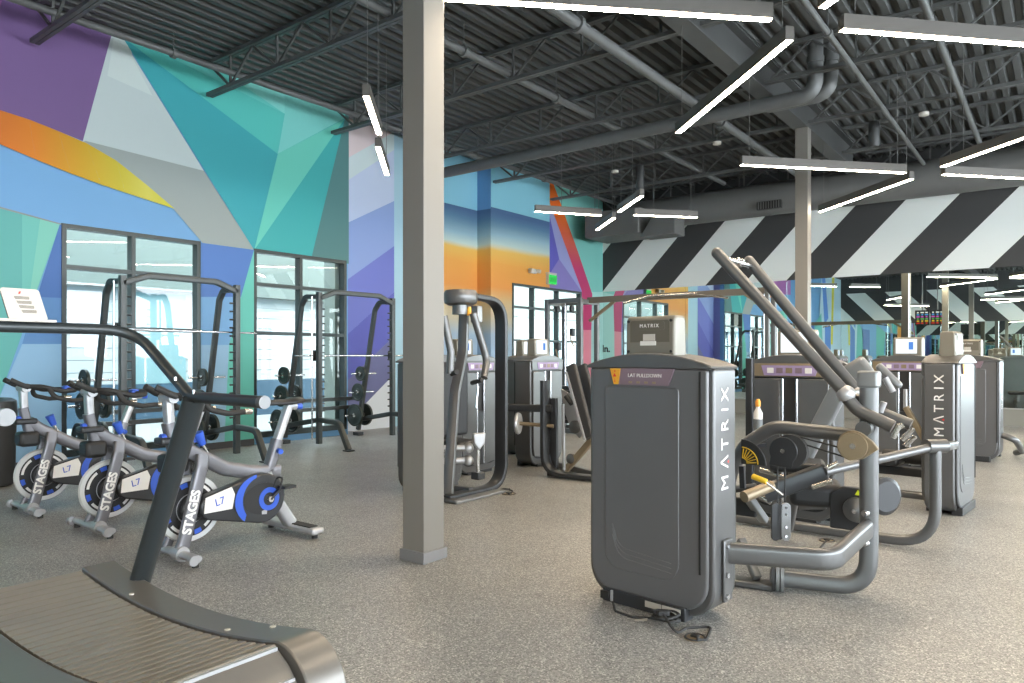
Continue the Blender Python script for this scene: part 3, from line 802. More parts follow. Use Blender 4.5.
    # drive housing
    def teardrop(r1, r2, y1, z1, y2, z2, n=14):
        d = math.hypot(y2 - y1, z2 - z1); th = math.atan2(z2 - z1, y2 - y1); al = math.acos((r1 - r2) / d) if abs(r1 - r2) < d else 0
        pts = []
        for i in range(n + 1):
            a = th + al + (2 * PI - 2 * al) * i / n; pts.append((y1 + r1 * math.cos(a), z1 + r1 * math.sin(a)))
        for i in range(n + 1):
            a = th - al + 2 * al * i / n; pts.append((y2 + r2 * math.cos(a), z2 + r2 * math.sin(a)))
        return pts
    h = B(); h.prism(teardrop(.092, .182, .225, .335, .62, .335), (.035, 0, 0), (0, 1, 0), (0, 0, 1), (1, 0, 0), .085); hs = h.build('drive_housing', mat('housing_black', (48, 50, 52), .3), t, bevel=.012)
    B().prism([(.155, .30), (.165, .405), (.36, .455), (.385, .40), (.365, .30)], (.1205, 0, 0), (0, 1, 0), (0, 0, 1), (1, 0, 0), .003).build('white_panel', white_m, hs, smooth=False)
    def ring(ra, rb, a0, a1, n=16, cy=.62, cz=.335): return [(cy + ra * math.cos(a0 + (a1 - a0) * i / n), cz + ra * math.sin(a0 + (a1 - a0) * i / n)) for i in range(n + 1)] + [(cy + rb * math.cos(a1 + (a0 - a1) * i / n), cz + rb * math.sin(a1 + (a0 - a1) * i / n)) for i in range(n + 1)]
    arcp = [(.60 - .215 * math.sin(.15 + 2.3 * i / 12) * .95 - .01, .335 + .185 * math.cos(.15 + 2.3 * i / 12)) for i in range(13)] + [(.60 - .155 * math.sin(.3 + 1.9 * (12 - i) / 12), .335 + .165 * math.cos(.3 + 1.9 * (12 - i) / 12)) for i in range(13)]
    B().prism(arcp, (.122, 0, 0), (0, 1, 0), (0, 0, 1), (1, 0, 0), .003).build('blue_arc', blue_m, hs, smooth=False)
    B().prism([(.61 + .155 * math.cos(2 * PI * i / 28), .335 + .115 * math.sin(2 * PI * i / 28)) for i in range(28)], (.1208, 0, 0), (0, 1, 0), (0, 0, 1), (1, 0, 0), .003).build('dark_oval', black, hs, smooth=False)
    letters('L7', .075, M @ frame_m((.1245, .27, .365), (0, .97, .2), (0, -.2, .97)), blue_m, hs, 'housing_emblem')
    B().prism(ring(.048, .085, 0, 2 * PI - .001, 26, .66, .325), (.122, 0, 0), (0, 1, 0), (0, 0, 1), (1, 0, 0), .006).build('crank_ring', blue_m, hs)
    B().prism([(.60, .245), (.645, .25), (.64, .215), (.60, .22)], (.123, 0, 0), (0, 1, 0), (0, 0, 1), (1, 0, 0), .003).build('silver_tab', silver, hs, smooth=False)
    # cranks, pedals
    for sx, dy, dz in ((1, .10, .085), (-1, -.10, -.085)):
        c = B(); c.bar((sx * .14, .66, .325), (sx * .15, .66 + dy, .325 + dz), .02, .034, (1, 0, 0), r=.006); ck = c.build('crank', iron_d, t)
        B().cyl((sx * .115, .66, .325), (sx * .155, .66, .325), .022, 14).build('crank_bolt', chrome, ck)
        q = B(); q.box((sx * .205, .66 + dy, .325 + dz), (.09, .10, .022)); q.tube(fillet([(sx * .165, .66 + dy - .09, .33 + dz), (sx * .17, .66 + dy - .06, .40 + dz), (sx * .24, .66 + dy - .06, .40 + dz), (sx * .245, .66 + dy - .09, .33 + dz)], .03), .008, 8)
        q.build('pedal', black, t, bevel=.004)
    # seat post, saddle, rear leg
    b = B(); b.bar((0, .715, .45), (0, .815, .74), .085, .075, (0, 1, 0), r=.02); sp = b.build('seat_tube', grey, t)
    B().bar((0, .812, .73), (0, .915, .99), .064, .056, (0, 1, 0), r=.012).build('seat_post', silver, t)
    B().cyl((.03, .80, .66), (.085, .79, .655), .02, 12).build('adjust_knob', blue_m, sp)
    B().cyl((0, .90, .985), (0, .98, .99), .03, 14).build('saddle_slider', silver, t)
    B().cyl((0, .985, .985), (0, 1.03, .985), .026, 12).build('slider_knob', blue_m, t)
    s = B(); prof = [(.75, .018), (.79, .030), (.85, .042), (.90, .070), (.95, .105), (.99, .110), (1.01, .085)]
    vs = []; fs = []
    for i, (y, hw) in enumerate(prof):
        zt = 1.045 + (.012 if y > .93 else 0) + (.004 if y < .72 else 0)
        for j in range(9):
            a = PI * j / 8; vs.append((hw * math.cos(a), y, zt - .03 + .032 * math.sin(a)))
        vs.append((-hw * .8, y, zt - .042)); vs.append((hw * .8, y, zt - .042))
    m = 11
    for i in range(len(prof) - 1):
        for j in range(m): fs.append((i * m + j, i * m + (j + 1) % m, (i + 1) * m + (j + 1) % m, (i + 1) * m + j))
    fs += [tuple(range(m)), tuple(range((len(prof) - 1) * m, len(prof) * m))]
    s.add(vs, fs); s.build('saddle', pad_m, t, ang=60)
    b = B(); b.sweep(fillet([(0, .70, .50), (0, .78, .30), (0, .93, .08)], .25, 8), rrect(.085, .10, .02, 3), up=(1, 0, 0), scale=None); b.build('rear_leg', silver, t)
    return t
b0 = bike('grey indoor bike, nearest to the treadmill, its blue and white drive cover fully in view', -4.79)
dup(b0, (-6.02, 2.47, 0), 0, 'grey indoor bike in the middle of the row of three')
dup(b0, (-7.21, 2.42, 0), 0, 'grey indoor bike by the trash bin, farthest from the square column')

# black bin by the mural wall
t = thing('trash_bin', 'black round trash bin beside the farthest indoor bike', 'bin', (-9.06, 2.68, 0))
MB().lathe([(.20, 0), (.235, .02), (.25, .70), (.25, .72)], (-9.06, 2.68, 0), (0, 0, 1), 30).build('body', black, t)
MB().lathe([(.256, .72), (.26, .78), (.25, .90), (.20, .93), (.14, .93), (.14, .90)], (-9.06, 2.68, 0), (0, 0, 1), 30).build('lid', iron_d, t)

# ------------------------------------------------------------------ smith machines
def smith(y0, label, bz=1.70):
    W_ = 1.49
    t = thing('smith_machine', label, 'smith machine', (-8.9, y0, 0), 0, 'smith machines at the windows')
    M = Matrix.Translation((-8.9, y0, 0)); B = lambda: MB(M)
    fm_ = mat('rack_grey', (66, 72, 73), .4, .25)
    for y in (0, W_):
        u = B(); u.bar((0, y, .06), (0, y, 2.34), .075, .075, (1, 0, 0), r=.01); up = u.build('upright', fm_, t)
        for k in range(15): B().cyl((.0, y + (.03 if y == 0 else -.03), .55 + k * .11), (.0, y + (.10 if y == 0 else -.10), .55 + k * .11), .012, 8).build('catch_peg', iron_d, up)
        B().cyl((-.09, y + (.06 if y == 0 else -.06) * -1, .12), (-.09, y + (.06 if y == 0 else -.06) * -1, 2.28), .014, 12).build('guide_rod', chrome, t)
        # slanted rear strut joining the top
        sgn = -1 if y == 0 else -1
        B().sweep(fillet([(0, y, 2.27), (-.32, y, 2.29), (-.43, y, 2.16), (-.86, y, .10)], .1, 5), rrect(.07, .07, .012, 2), up=(0, 1, 0)).build('rear_strut', fm_, t)
        # curved front foot
        B().sweep(fillet([(-.82, y, .28), (.0, y, .42), (.46, y, .40), (.68, y, .02)], .14, 6), rrect(.075, .075, .012, 2), up=(0, 1, 0)).build('base_leg', fm_, t)
        B().box((.68, y, .01), (.13, .12, .02)).build('foot_plate', iron_d, t, bevel=.004)
        B().box((-.86, y, .03), (.14, .12, .06)).build('foot_plate', iron_d, t, bevel=.004)
        for k, (s, z) in enumerate(((.37, 1.08), (.48, .76), (.575, .36))):
            xx = -.43 - (2.16 - z) * .43 / 2.06
            B().cyl((xx, y - .32, z), (xx, y + .22, z), .016, 10).build('plate_peg', chrome, t)
    B().sweep(fillet([(0, 0, 2.25), (0, .30, 2.36), (0, W_ - .30, 2.36), (0, W_, 2.25)], .12, 5), rrect(.075, .075, .012, 2), up=(1, 0, 0)).build('top_arch', fm_, t)
    for z, x in ((.49, -1.035), (.64, -1.03)):
        c = B().bar((x, -.04, z), (x, W_ + .04, z), .06, .06).build('cross_tube', fm_, t)
        for y in (0, W_): B().bar((x, y, z), (-.43 - (2.16 - z) * .43 / 2.06, y, z), .05, .05).build('tube_stub', fm_, c)
    b = B(); b.cyl((-.09, -.36, bz), (-.09, W_ + .36, bz), .014, 14); bar = b.build('barbell', chrome, t)
    for y in (-.06, W_ + .06):
        B().box((-.09, y * .97 + .02, bz), (.07, .05, .16)).build('bar_carriage', iron_d, bar, bevel=.008)
    return t
smith(3.98, 'tall grey smith machine in front of the wider window, behind the bikes')
smith(6.83, 'tall grey smith machine next to the painted purple stripes', 1.385)
plate_m = mat('plate_green_black', (44, 54, 52), .45, .15)
def plate(x, y, z, r, th, label):
    t = thing('weight_plate', label, 'weight plate', (x, y, z - r), 0, 'weight plates on the smith machines')
    MB().lathe([(.026, -th / 2), (r * .35, -th / 2), (r * .42, -th * .3), (r * .8, -th * .3), (r * .86, -th / 2), (r, -th / 2 + .004), (r, th / 2 - .004), (r * .86, th / 2), (r * .8, th * .3), (r * .42, th * .3), (r * .35, th / 2), (.026, th / 2)],
               (x, y, z), (0, 1, 0), 30, ring=True).build('disc', plate_m, t)
    MB().lathe([(.021, -th / 2 - .006), (.034, -th / 2 - .006), (.034, th / 2 + .006), (.021, th / 2 + .006)], (x, y, z), (0, 1, 0), 24, ring=True).build('hub_ring', steel_rod, t)
rows = {3.98: 'smith machine behind the bikes', 6.83: 'smith machine by the purple stripes'}
for y0, nm in rows.items():
    for y, sd in ((0, 'treadmill side'), (1.49, 'far side')):
        for z, r, lev in ((1.08, .135, 'top'), (.76, .165, 'middle'), (.36, .19, 'lowest')):
            if y0 == 3.98 and y == 0 and lev == 'lowest': pass
            xx = -8.9 - .43 - (2.16 - z) * .43 / 2.06
            small = (y == 1.49)
            rr = {'top': .125, 'middle': .15, 'lowest': .19}[lev] if small else r
            plate(xx, y0 + y - (.12 if small else .16), z, rr, .045, '%s plate %s the %s strut of the %s' % (lev, 'inside' if small else 'outside', 'left' if y == 0 else 'right', nm))
            if lev == 'lowest' or (lev == 'middle' and y == 0):
                plate(xx, y0 + y + .10, z, rr, .05, '%s plate %s the %s strut of the %s' % (lev, 'outside' if small else 'inside', 'left' if y == 0 else 'right', nm))
# ------------------------------------------------------------------ weight stack towers
def logo(M, parent, size, m=white_m, red=True, nm='lettering'):
    o = None
    for k, ch in enumerate('M\u039bTRIX'):
        o = letters(ch, size, M @ Matrix.Translation((size * (-2.25, -1.25, -.38, .50, 1.27, 2.0)[k], 0, 0)), m, parent, 'letter', ext=.0012)
    if red:
        q = MB(M); q.add([(-size * 1.34, -size * .34, .003), (-size * 1.16, -size * .34, .003), (-size * 1.25, -size * .16, .003)], [(0, 1, 2)]); q.build('red_mark', red_m, parent, smooth=False)
    return o
TD = .25
console_m = mat('console_grey', (122, 119, 108), .4, .2)
console_d = mat('console_olive', (98, 94, 83), .45, .1)
mid_m = mat('mid_grey_paint', (132, 135, 136), .36, .3)
def tower(label, name, x, y, rz, front=True, user=True, side=(1, -1), console='box', cat='weight machine', group=None, TW=.713):
    """local: back shroud looks along -y, user side along +y; origin at the middle of the back shroud's foot"""
    t = thing(name, label, cat, (x, y, 0), rz, group)
    M = WORLD[t].copy(); B = lambda: MB(M)
    hw = TW / 2
    def outline(ins, zb, zt, rb, rt):
        w = TW - 2 * ins; h = zt - zb
        return [(a, b + (zb + zt) / 2) for a, b in rrect(w, h, [rb, rb, rt, rt], 9)]
    B().prism(outline(0, .018, 1.325, .17, .03), (0, .012, 0), (1, 0, 0), (0, 0, 1), (0, 1, 0), TD - .012).build('housing', iron, t, bevel=.012)
    # cap
    n = 14; arcp = [(-hw - .004 + (TW + .008) * i / n, 1.327 + .068 * math.sin(PI * i / n) ** .8) for i in range(n + 1)]
    cp = [(-hw - .004, 1.312)] + arcp + [(hw + .004, 1.312)]
    B().prism(cp[::-1], (0, -.022, 0), (1, 0, 0), (0, 0, 1), (0, 1, 0), TD + .04).build('cap', iron, t, bevel=.010)
    # base
    B().box((-.01, .010, .036), (.52, .085, .072)).build('base_bracket', iron_d, t, bevel=.004)
    B().box((0, TD - .04, .018), (.44, .10, .036)).build('base_bracket', iron_d, t, bevel=.004)
    if front:
        s = B().prism(outline(.026, .055, 1.312, .155, .02), (0, -.012, 0), (1, 0, 0), (0, 0, 1), (0, 1, 0), .026).build('back_shroud', shroud_m, t, bevel=.016, seg=3)
        B().prism([(a - .03, b) for a, b in [(p, q + .70) for p, q in rrect(.47, 1.02, [.10, .10, .02, .02], 7)]], (0, -.018, 0), (1, 0, 0), (0, 0, 1), (0, 1, 0), .008).build('raised_panel', shroud_m, s, bevel=.005)
        B().bar((.325, -.008, .26), (.325, -.008, 1.30), .010, .02, (0, 1, 0)).build('edge_groove', black, s)
        for k in range(3): B().tube(fillet([(-.215, -.0185, .44 - .03 * k), (-.17, -.0185, .315 - .028 * k), (.16, -.0185, .285 - .026 * k)], .1), .003, 6).build('rib', shroud_m, s)
        pl = B().prism([(-.215, 1.312), (.19, 1.312), (.155, 1.222), (-.19, 1.222)], (-.01, -.024, 0), (1, 0, 0), (0, 0, 1), (0, 1, 0), .012).build('placard', plum, t)
        B().prism([(-.225, 1.311), (-.155, 1.311), (-.168, 1.223), (-.20, 1.223)], (0, -.0262, 0), (1, 0, 0), (0, 0, 1), (0, 1, 0), .003).build('warning_sticker', amber, pl)
        q = B(); q.add([(-.197, -.0275, 1.292), (-.185, -.0275, 1.292), (-.191, -.0275, 1.305), (-.205, -.0275, 1.265), (-.180, -.0275, 1.265), (-.193, -.0275, 1.285), (-.194, -.0275, 1.235), (-.188, -.0275, 1.235), (-.191, -.0275, 1.258)], [(0, 1, 2), (3, 4, 5), (6, 7, 8)]); q.build('sticker_print', red_m, pl, smooth=False)
    if user:
        # user side: header with placard, two half shrouds, a slot with the stack and its rods
        B().prism(outline(.03, .10, 1.20, .13, .01), (0, TD - .002, 0), (1, 0, 0), (0, 0, 1), (0, 1, 0), .004).build('stack_recess', black, t, smooth=False)
        for sx in (-1, 1):
            B().prism([(sx * .30, .14), (sx * .075, .10), (sx * .075, 1.19), (sx * .32, 1.19), (sx * .32, .24)], (0, TD, 0), (1, 0, 0), (0, 0, 1), (0, 1, 0), .024).build('half_shroud', iron, t, bevel=.008)
            B().cyl((sx * .060, TD + .016, .12), (sx * .060, TD + .016, 1.19), .012, 12).build('guide_rod', chrome, t)
        B().box((0, TD + .012, .42), (.10, .02, .62)).build('weight_stack', iron_d, t)
        pl = B().prism([(-.24, 1.30), (.24, 1.30), (.215, 1.215), (-.215, 1.215)], (0, TD + .018, 0), (1, 0, 0), (0, 0, 1), (0, 1, 0), .008).build('placard', lilac, t)
        for k in range(5):
            B().box((-.16 + k * .08, TD + .0275, 1.258), (.055, .003, .045)).build('placard_print', [white_m, plum, tan_m, plum, white_m][k], pl, smooth=False)
        B().prism([(-.34, 1.205), (.34, 1.205), (.34, 1.318), (-.34, 1.318)], (0, TD, 0), (1, 0, 0), (0, 0, 1), (0, 1, 0), .02).build('header', tan_m if console == 'screen' else iron, t, bevel=.006)
    if console:
        c = B().prism([(-.02, 1.37), (.115, 1.37), (.105, 1.585), (.085, 1.60), (.005, 1.60), (-.015, 1.585)], (-.165, .06, 0), (0, 1, 0), (0, 0, 1), (1, 0, 0), .31).build('console', console_m, t, bevel=.014, seg=3)
        B().prism(rrect(.25, .18, .015, 4), (-.01, .042, 1.485), (1, 0, 0), (0, 0, 1), (0, 1, 0), .006).build('console_back', console_d, c)
        B().prism(rrect(.19, .045, .01, 3), (-.01, .039, 1.545), (1, 0, 0), (0, 0, 1), (0, 1, 0), .005).build('name_plate', console_d, c)
        letters('MATRIX', .028, M @ frame_m((-.01, .0378, 1.545), (1, 0, 0), (0, 0, 1)), white_m, c, 'name_lettering', spacing=1.3)
        B().box((-.012, .0405, 1.482), (.075, .003, .036)).build('data_label', cream, c)
        B().box((-.018, .0405, 1.450), (.10, .003, .024)).build('barcode_label', white_m, c)
        for sx in (-1, 1):
            for zz_ in (1.405, 1.572): B().cyl((-.01 + sx * .135, .038, zz_), (-.01 + sx * .135, .05, zz_), .008, 10).build('screw', black, c)
        B().box((0, .172, 1.495), (.225, .006, .17)).build('screen', screen_m, c)
        B().box((-.05, .1755, 1.50), (.05, .002, .09)).build('screen_graphic', screen_b, c)
    for sx in side:
        X = sx * (hw + .0016)
        MM = M @ frame_m((X, TD * .5, .965), (0, 0, 1), (0, -1, 0) if sx > 0 else (0, 1, 0))
        logo(MM, t, .108)
    return t, M
RZ = math.radians(-5.6)

# ---- machine A: lat pulldown in the middle foreground
A, MA = tower('large grey lat pulldown tower with long raised arms, closest machine to the square column', 'lat_pulldown_machine', -1.802, 3.553, RZ, user=False, side=(1,), TW=.785)
letters('LAT PULLDOWN', .028, MA @ frame_m((.0, -.0252, 1.273), (1, 0, 0), (0, 0, 1)), white_m, A, 'placard_lettering', spacing=1.0)
for k in range(4): MB(MA).box((-.09 + k * .05, -.0248, 1.236), (.022, .002, .012)).build('placard_icon', tan_m, A, smooth=False)
BM = MB(MA)
q = MB(MA); q.box((.392 + .012, .13, .27), (.016, .09, .32)); pl = q.build('mount_plate', iron, A, bevel=.006)
for zz_ in (.14, .25, .40): MB(MA).cyl((.41, .105, zz_), (.425, .105, zz_), .014, 12).build('bolt', chrome, pl)
for a, b in ((.06, .10), (.17, .11)): MB(MA).box((a, -.0335, .045), (b, .003, .032)).build('data_label', cream, A)
MB(MA).box((-.25, -.035, .035), (.06, .02, .045)).build('power_inlet', black, A, bevel=.004)
MB(MA).box((-.205, -.036, .04), (.012, .012, .06)).build('bracket_edge', silver, A)

ovl = rrect(.062, .112, .03, 5)
UX, UY = -.885, 4.50
b = MB(); b.sweep(fillet([PZ(770, 577, .06), (UX, UY - .02, .06), (UX, UY, .40), (UX, UY, 1.27)], [.27, .05], 10), rrect(.10, .065, .032, 5), up=(.25, -1, .15)); b.build('base_rail', iron, A)
MB().prism(rrect(.115, .10, .02, 4), (UX, UY, 1.20), (1, 0, 0), (0, 1, 0), (0, 0, 1), .095).build('upright_cap', mid_m, A, bevel=.012)
a0 = MA @ V((.40, .15, .355))
b = MB(); b.sweep(fillet([a0, (-.915, 3.83, .36), (UX - .0, UY - .04, .40)], [.13], 10), ovl, up=(0, 0, 1)); bm_ = b.build('bumper_bar', iron, A)
for p in (PY(867, 513, 4.43), PY(867, 543, 4.43)): MB().cyl(p, p + V((-.1, -.2, 0)) * .12, .018, 14).build('bolt', chrome, bm_)
# upper tube and pulley covers
b = MB(); b.tube(fillet([(UX - .01, UY, .915), (-1.42, 4.50, .945), (-1.60, 4.50, .82), (-1.72, 4.55, .60), (-1.72, 4.55, .05)], [.16, .2, .2], 8), .042, 16); b.build('cross_tube', iron, A)
c1 = PY(783, 451, 4.40); c2 = PY(853, 446, 4.36)
b = MB(); b.prism([(.085 * math.cos(a), .085 * math.sin(a)) for a in [PI * (1.15 - 1.4 * i / 18) for i in range(19)]] + [(.05, -.10), (-.085, -.09)], c1, (1, 0, 0), (0, 0, 1), (0, 1, 0), .05); p1 = b.build('pulley_cover', iron_d, A, bevel=.006)
MB().cyl(c1 + V((0, -.012, 0)), c1, .014, 12).build('axle_bolt', chrome, p1)
MB().cyl(c1 + V((.035, .005, 0)), c1 + V((.035, .055, 0)), .10, 26).build('pulley', rubber, A)
b = MB(); b.prism([(.085 * math.cos(a), .085 * math.sin(a)) for a in [PI * (.30 + 1.15 * i / 18) for i in range(19)]] + [(.05, -.07), (.13, -.01), (.10, .03)], c2, (1, 0, 0), (0, 0, 1), (0, 1, 0), .03); p2 = b.build('cam_plate', tan_m, A, bevel=.004)
MB().lathe([(.03, -.012), (.075, -.012), (.078, 0), (.03, 0)], c2, (0, 1, 0), 26).build('cam_disc', tan_m, p2)
MB().cyl(c2 + V((0, -.016, 0)), c2, .016, 12).build('axle_bolt', chrome, p2)
p = PY(863, 429, 4.40); MB().cyl(p, p + V((0, .10, 0)), .042, 20).build('tube_end_cap', iron, A)
for (a, b) in (((800, 437), (845, 449)), ((800, 443), (845, 457))): MB().cyl(PY(*a, 4.45), PY(*b, 4.41), .005, 8).build('cable', rubber, A)
for u in (777.5, 785): MB().cyl(PY(u, 460, 4.44), PY(u, 508, 4.44), .005, 8).build('cable', rubber, A)
# twin vertical pulley, floor pulley
top, bot = PY(782, 503, 4.36), PY(782, 541, 4.36); cx_ = (top + bot) / 2; hh_ = top.z - bot.z
ax_, az_ = V((.8, .6, 0)), V((-.6, .8, 0))
MB().prism([(a, c) for a, c in rrect(.05, hh_, .024, 6)], cx_ - ax_ * .036, ax_, (0, 0, 1), az_, .02).build('pulley_plate', iron_d, A, bevel=.003)
MB().prism([(a, c) for a, c in rrect(.03, hh_ * .94, .014, 6)], cx_ - ax_ * .012, ax_, (0, 0, 1), az_, .03).build('drive_belt', rubber, A)
pp_ = MB().prism([(a, c) for a, c in rrect(.058, hh_, .028, 6)], cx_ + ax_ * .024, ax_, (0, 0, 1), az_, .018).build('pulley_plate', mid_m, A, bevel=.003)
for dz in (-.085, -.03, .045, .085): MB().cyl(cx_ + ax_ * .024 + V((0, 0, dz)) - az_ * .006, cx_ + ax_ * .024 + V((0, 0, dz)), .008, 10).build('bolt', chrome, pp_)
pc = PY(777, 574, 4.32)
for k in range(3): MB().cyl(pc + V((-.03 + .024 * k, -.008 + .006 * k, 0)), pc + V((-.012 + .024 * k, -.002 + .006 * k, 0)), .10, 24).build('floor_pulley', [rubber, mid_m, mid_m][k], A)
MB().box(PZ(752, 583, .02), (.26, .12, .04), Matrix.Rotation(.2, 3, 'Z')).build('foot_plate', iron, A, bevel=.012)
MB().bar(PY(741, 540, 4.42), PY(757, 578, 4.30), .05, .05, r=.01).build('strut', mid_m, A)
# arms
def arm(y, top, piv, end, hs):
    T, P, E = PY(*top, y), PY(*piv, y), PY(*end, y)
    a = MB().tube([T, P], .036, 16).build('lever_arm', iron, A)
    MB().ball(T, .036, 14).build('arm_tip', iron, a)
    MB().ball(P, .052, 16).build('pivot_hub', silver, a)
    MB().tube(fillet([P + (E - P) * .03 + V((0, -.0, -.02)), P + (E - P) * .25 + V((0, 0, -.045)), E], .1), .036, 16).build('lower_arm', iron, a)
    d = (E - P).normalized()
    for j, hh in enumerate(hs):
        q = PY(*hh[0], y - .05 + .1 * j); r = PY(*hh[1], y - .05 + .1 * j)
        MB().cyl(q, r, .016, 14).build('grip', steel_rod, a)
arm(4.43, (717, 253), (846, 394), (893, 427), [((899, 424), (893, 438)), ((893, 430), (903, 425))])
arm(4.90, (749, 261), (859, 394), (911, 425), [((902, 440), (913, 428)), ((905, 446), (915, 436))])
b = MB(); b.cyl(PY(727, 259, 4.45), PY(751, 266, 4.88), .018, 14); x = b.build('arm_crosspiece', chrome, A)
m_ = (PY(727, 259, 4.45) + PY(751, 266, 4.88)) / 2; MB().ball(m_, .032, 14, (1, 1.6, 1)).build('joint', chrome, x)
MB().cyl(PY(846, 394, 4.43), PY(859, 394, 4.90), .02, 14).build('pivot_shaft', steel_rod, A)
MB().bar((UX - .10, 4.58, 1.13), (UX + .02, UY + .02, 1.10), .06, .07, r=.01).build('pivot_bracket', iron, A)
MB().bar((UX - .12, 4.60, 1.15), (UX - .12, 4.86, 1.15), .05, .06, r=.01).build('pivot_bracket', iron, A)
# handle ends on the upright
for (a, b) in (((885, 378), (893, 392)), ((884, 402), (880, 412))): MB().cyl(PY(*a, 4.62), PY(*b, 4.62), .018, 12).build('adjust_pin', silver, A)

# ---- machine B: seated leg machine behind, its stack side turned to the camera
Bm, MBm = tower('grey seated leg machine behind the lat pulldown, lilac placard on its open stack side', 'leg_extension_machine', -1.80, 6.46, RZ + PI, side=(), console='screen')
rail_y = 5.83
b = MB(); b.sweep(fillet([(-2.15, rail_y, .05), (-.72, rail_y, .05), (-.72, rail_y, .74)], .26, 9), rrect(.075, .075, .03, 4), up=(0, 1, 0)); b.build('base_rail', iron, Bm)
pp = V((-.72, rail_y, .745)); MB().cyl(pp + V((-.05, -.06, 0)), pp + V((.05, .06, 0)), .05, 20).build('rail_end_cap', iron, Bm)
r0 = PY(824, 472, 4.92)
MB().tube([r0, pp], .030, 14).build('lever_rod', iron, Bm)
MB().bar(pp + V((0, .05, -.02)), pp + V((.06, .55, -.04)), .05, .06, r=.012).build('link_bar', iron, Bm)
MB().bar(PY(764, 494, 4.78), r0 + V((0, 0, 0)), .10, .11, r=.012).build('seat_beam', iron_d, Bm)
for a, b_ in (((828, 468), (838, 463)), ((812, 487), (832, 481)), ((776, 497), (792, 491)), ((760, 496), (772, 503))): MB().cyl(PY(*a, 4.84), PY(*b_, 4.86), .018, 12).build('adjust_pin', steel_rod, Bm)
MB().box(PY(815, 492, 5.20), (.34, .34, .16), Matrix.Rotation(.3, 3, 'Z')).build('seat_base', black, Bm, bevel=.05, seg=4)
MB().box(PY(797, 465, 5.15), (.36, .30, .07), Matrix.Rotation(.3, 3, 'Z')).build('seat_cushion', pad_m, Bm, bevel=.03, seg=4)
MB().tube(fillet([PY(760, 470, 5.0), PY(775, 474, 5.0), PY(802, 483, 4.95)], .05), .018, 12).build('seat_rod', steel_rod, Bm)
MB().bar(PY(852, 366, 5.35), PY(797, 470, 5.35), .12, .075, (0, 1, 0), r=.02).build('slanted_column', mid_m, Bm)
MB().bar(PY(797, 470, 5.35), PY(786, 528, 5.5), .10, .075, (0, 1, 0), r=.02).build('column_foot', iron, Bm)
MB().box(PY(858, 371, 5.28), (.17, .09, .15), Matrix.Rotation(-.6, 3, 'Y')).build('head_pad', mid_m, Bm, bevel=.035, seg=4)
MB().box(PY(889, 376, 5.2), (.05, .05, .20), Matrix.Rotation(-.75, 3, 'Y')).build('hand_grip', mid_m, Bm, bevel=.02, seg=3)
# protractor and yellow lever
pc = PY(742, 463, 4.30); R_ = .15
sec = [(0, 0)] + [(R_ * math.cos(PI / 2 * i / 10), R_ * math.sin(PI / 2 * i / 10)) for i in range(11)]
pr = MB().prism([(a - .006, c - .006) for a, c in sec], pc, (1, 0, 0), (0, 0, 1), (0, 1, 0), .012).build('angle_gauge', black, Bm, bevel=.003)
for i in range(7):
    a = PI / 2 * (i + .5) / 7; c_, s_ = math.cos(a), math.sin(a)
    MB().bar(pc + V((c_ * .03, -.002, s_ * .03)), pc + V((c_ * .088, -.002, s_ * .088)), .004, .007, (0, 1, 0)).build('gauge_mark', yellow, pr)
ring = [(.094 * math.cos(PI / 2 * i / 10), .094 * math.sin(PI / 2 * i / 10)) for i in range(11)] + [(.099 * math.cos(PI / 2 * i / 10), .099 * math.sin(PI / 2 * i / 10)) for i in range(10, -1, -1)]
MB().prism(ring, pc + V((0, -.004, 0)), (1, 0, 0), (0, 0, 1), (0, 1, 0), .004).build('gauge_arc', yellow, pr)
MB().bar(PY(742, 466, 4.34), PY(743, 488, 4.34), .03, .03).build('gauge_bracket', iron_d, Bm)
lv = MB().cyl(PY(752, 476, 4.30), PY(767, 482, 4.30), .017, 14).build('lever_grip', yellow, Bm, bevel=.005)
MB().cyl(PY(766, 482, 4.30), PY(783, 495, 4.34), .008, 10).build('lever_stem', steel_rod, lv)
# guard box with wheel
gc = PY(850, 509, 5.05)
gbx = MB().prism([(-.125, -.14), (.12, -.14), (.12, .14), (-.05, .14), (-.125, .09)], gc, (1, 0, 0), (0, 0, 1), (0, 1, 0), .06).build('guard_box', iron_d, Bm, bevel=.01)
wc = PY(856, 510, 5.03); MB().lathe([(.0001, -.05), (.03, -.045), (.075, -.02), (.08, 0), (.08, .02)], wc, (0, 1, 0), 28).build('guard_disc', iron, gbx)
MB().cyl(wc + V((0, -.058, 0)), wc + V((0, -.04, 0)), .014, 12).build('axle_bolt', chrome, gbx)
tp = PY(858, 493, 5.045); MB().prism([(-.02, -.015), (.02, -.015), (0, .02)], tp, (1, 0, 0), (0, 0, 1), (0, 1, 0), .003).build('warning_triangle', mat('warning_yellow', (206, 220, 40), .5), gbx, smooth=False)
bc = PY(884, 496, 5.25); MB().lathe([(.02, -.03), (.10, -.03), (.125, -.015), (.125, .015), (.10, .03), (.02, .03)], bc, (.80, -.60, 0), 30).build('counterweight', iron_d, Bm, smooth=False)
MB().tube(fillet([PY(736, 489, 4.62), PY(756, 487, 4.62)], .01), .024, 14).build('foot_bar', iron, Bm)
q0 = PY(744, 497, 4.50); MB().cyl(q0, q0 + V((.10, .22, .05)), .036, 18).build('ankle_roller', tan_m, Bm)
MB().bar(PY(748, 497, 4.7), PY(764, 520, 4.9), .06, .05, r=.01).build('strut', mid_m, Bm)
MB().box(PY(745, 507, 4.8), (.16, .04, .12)).build('hinge_plate', iron_d, Bm, bevel=.01)

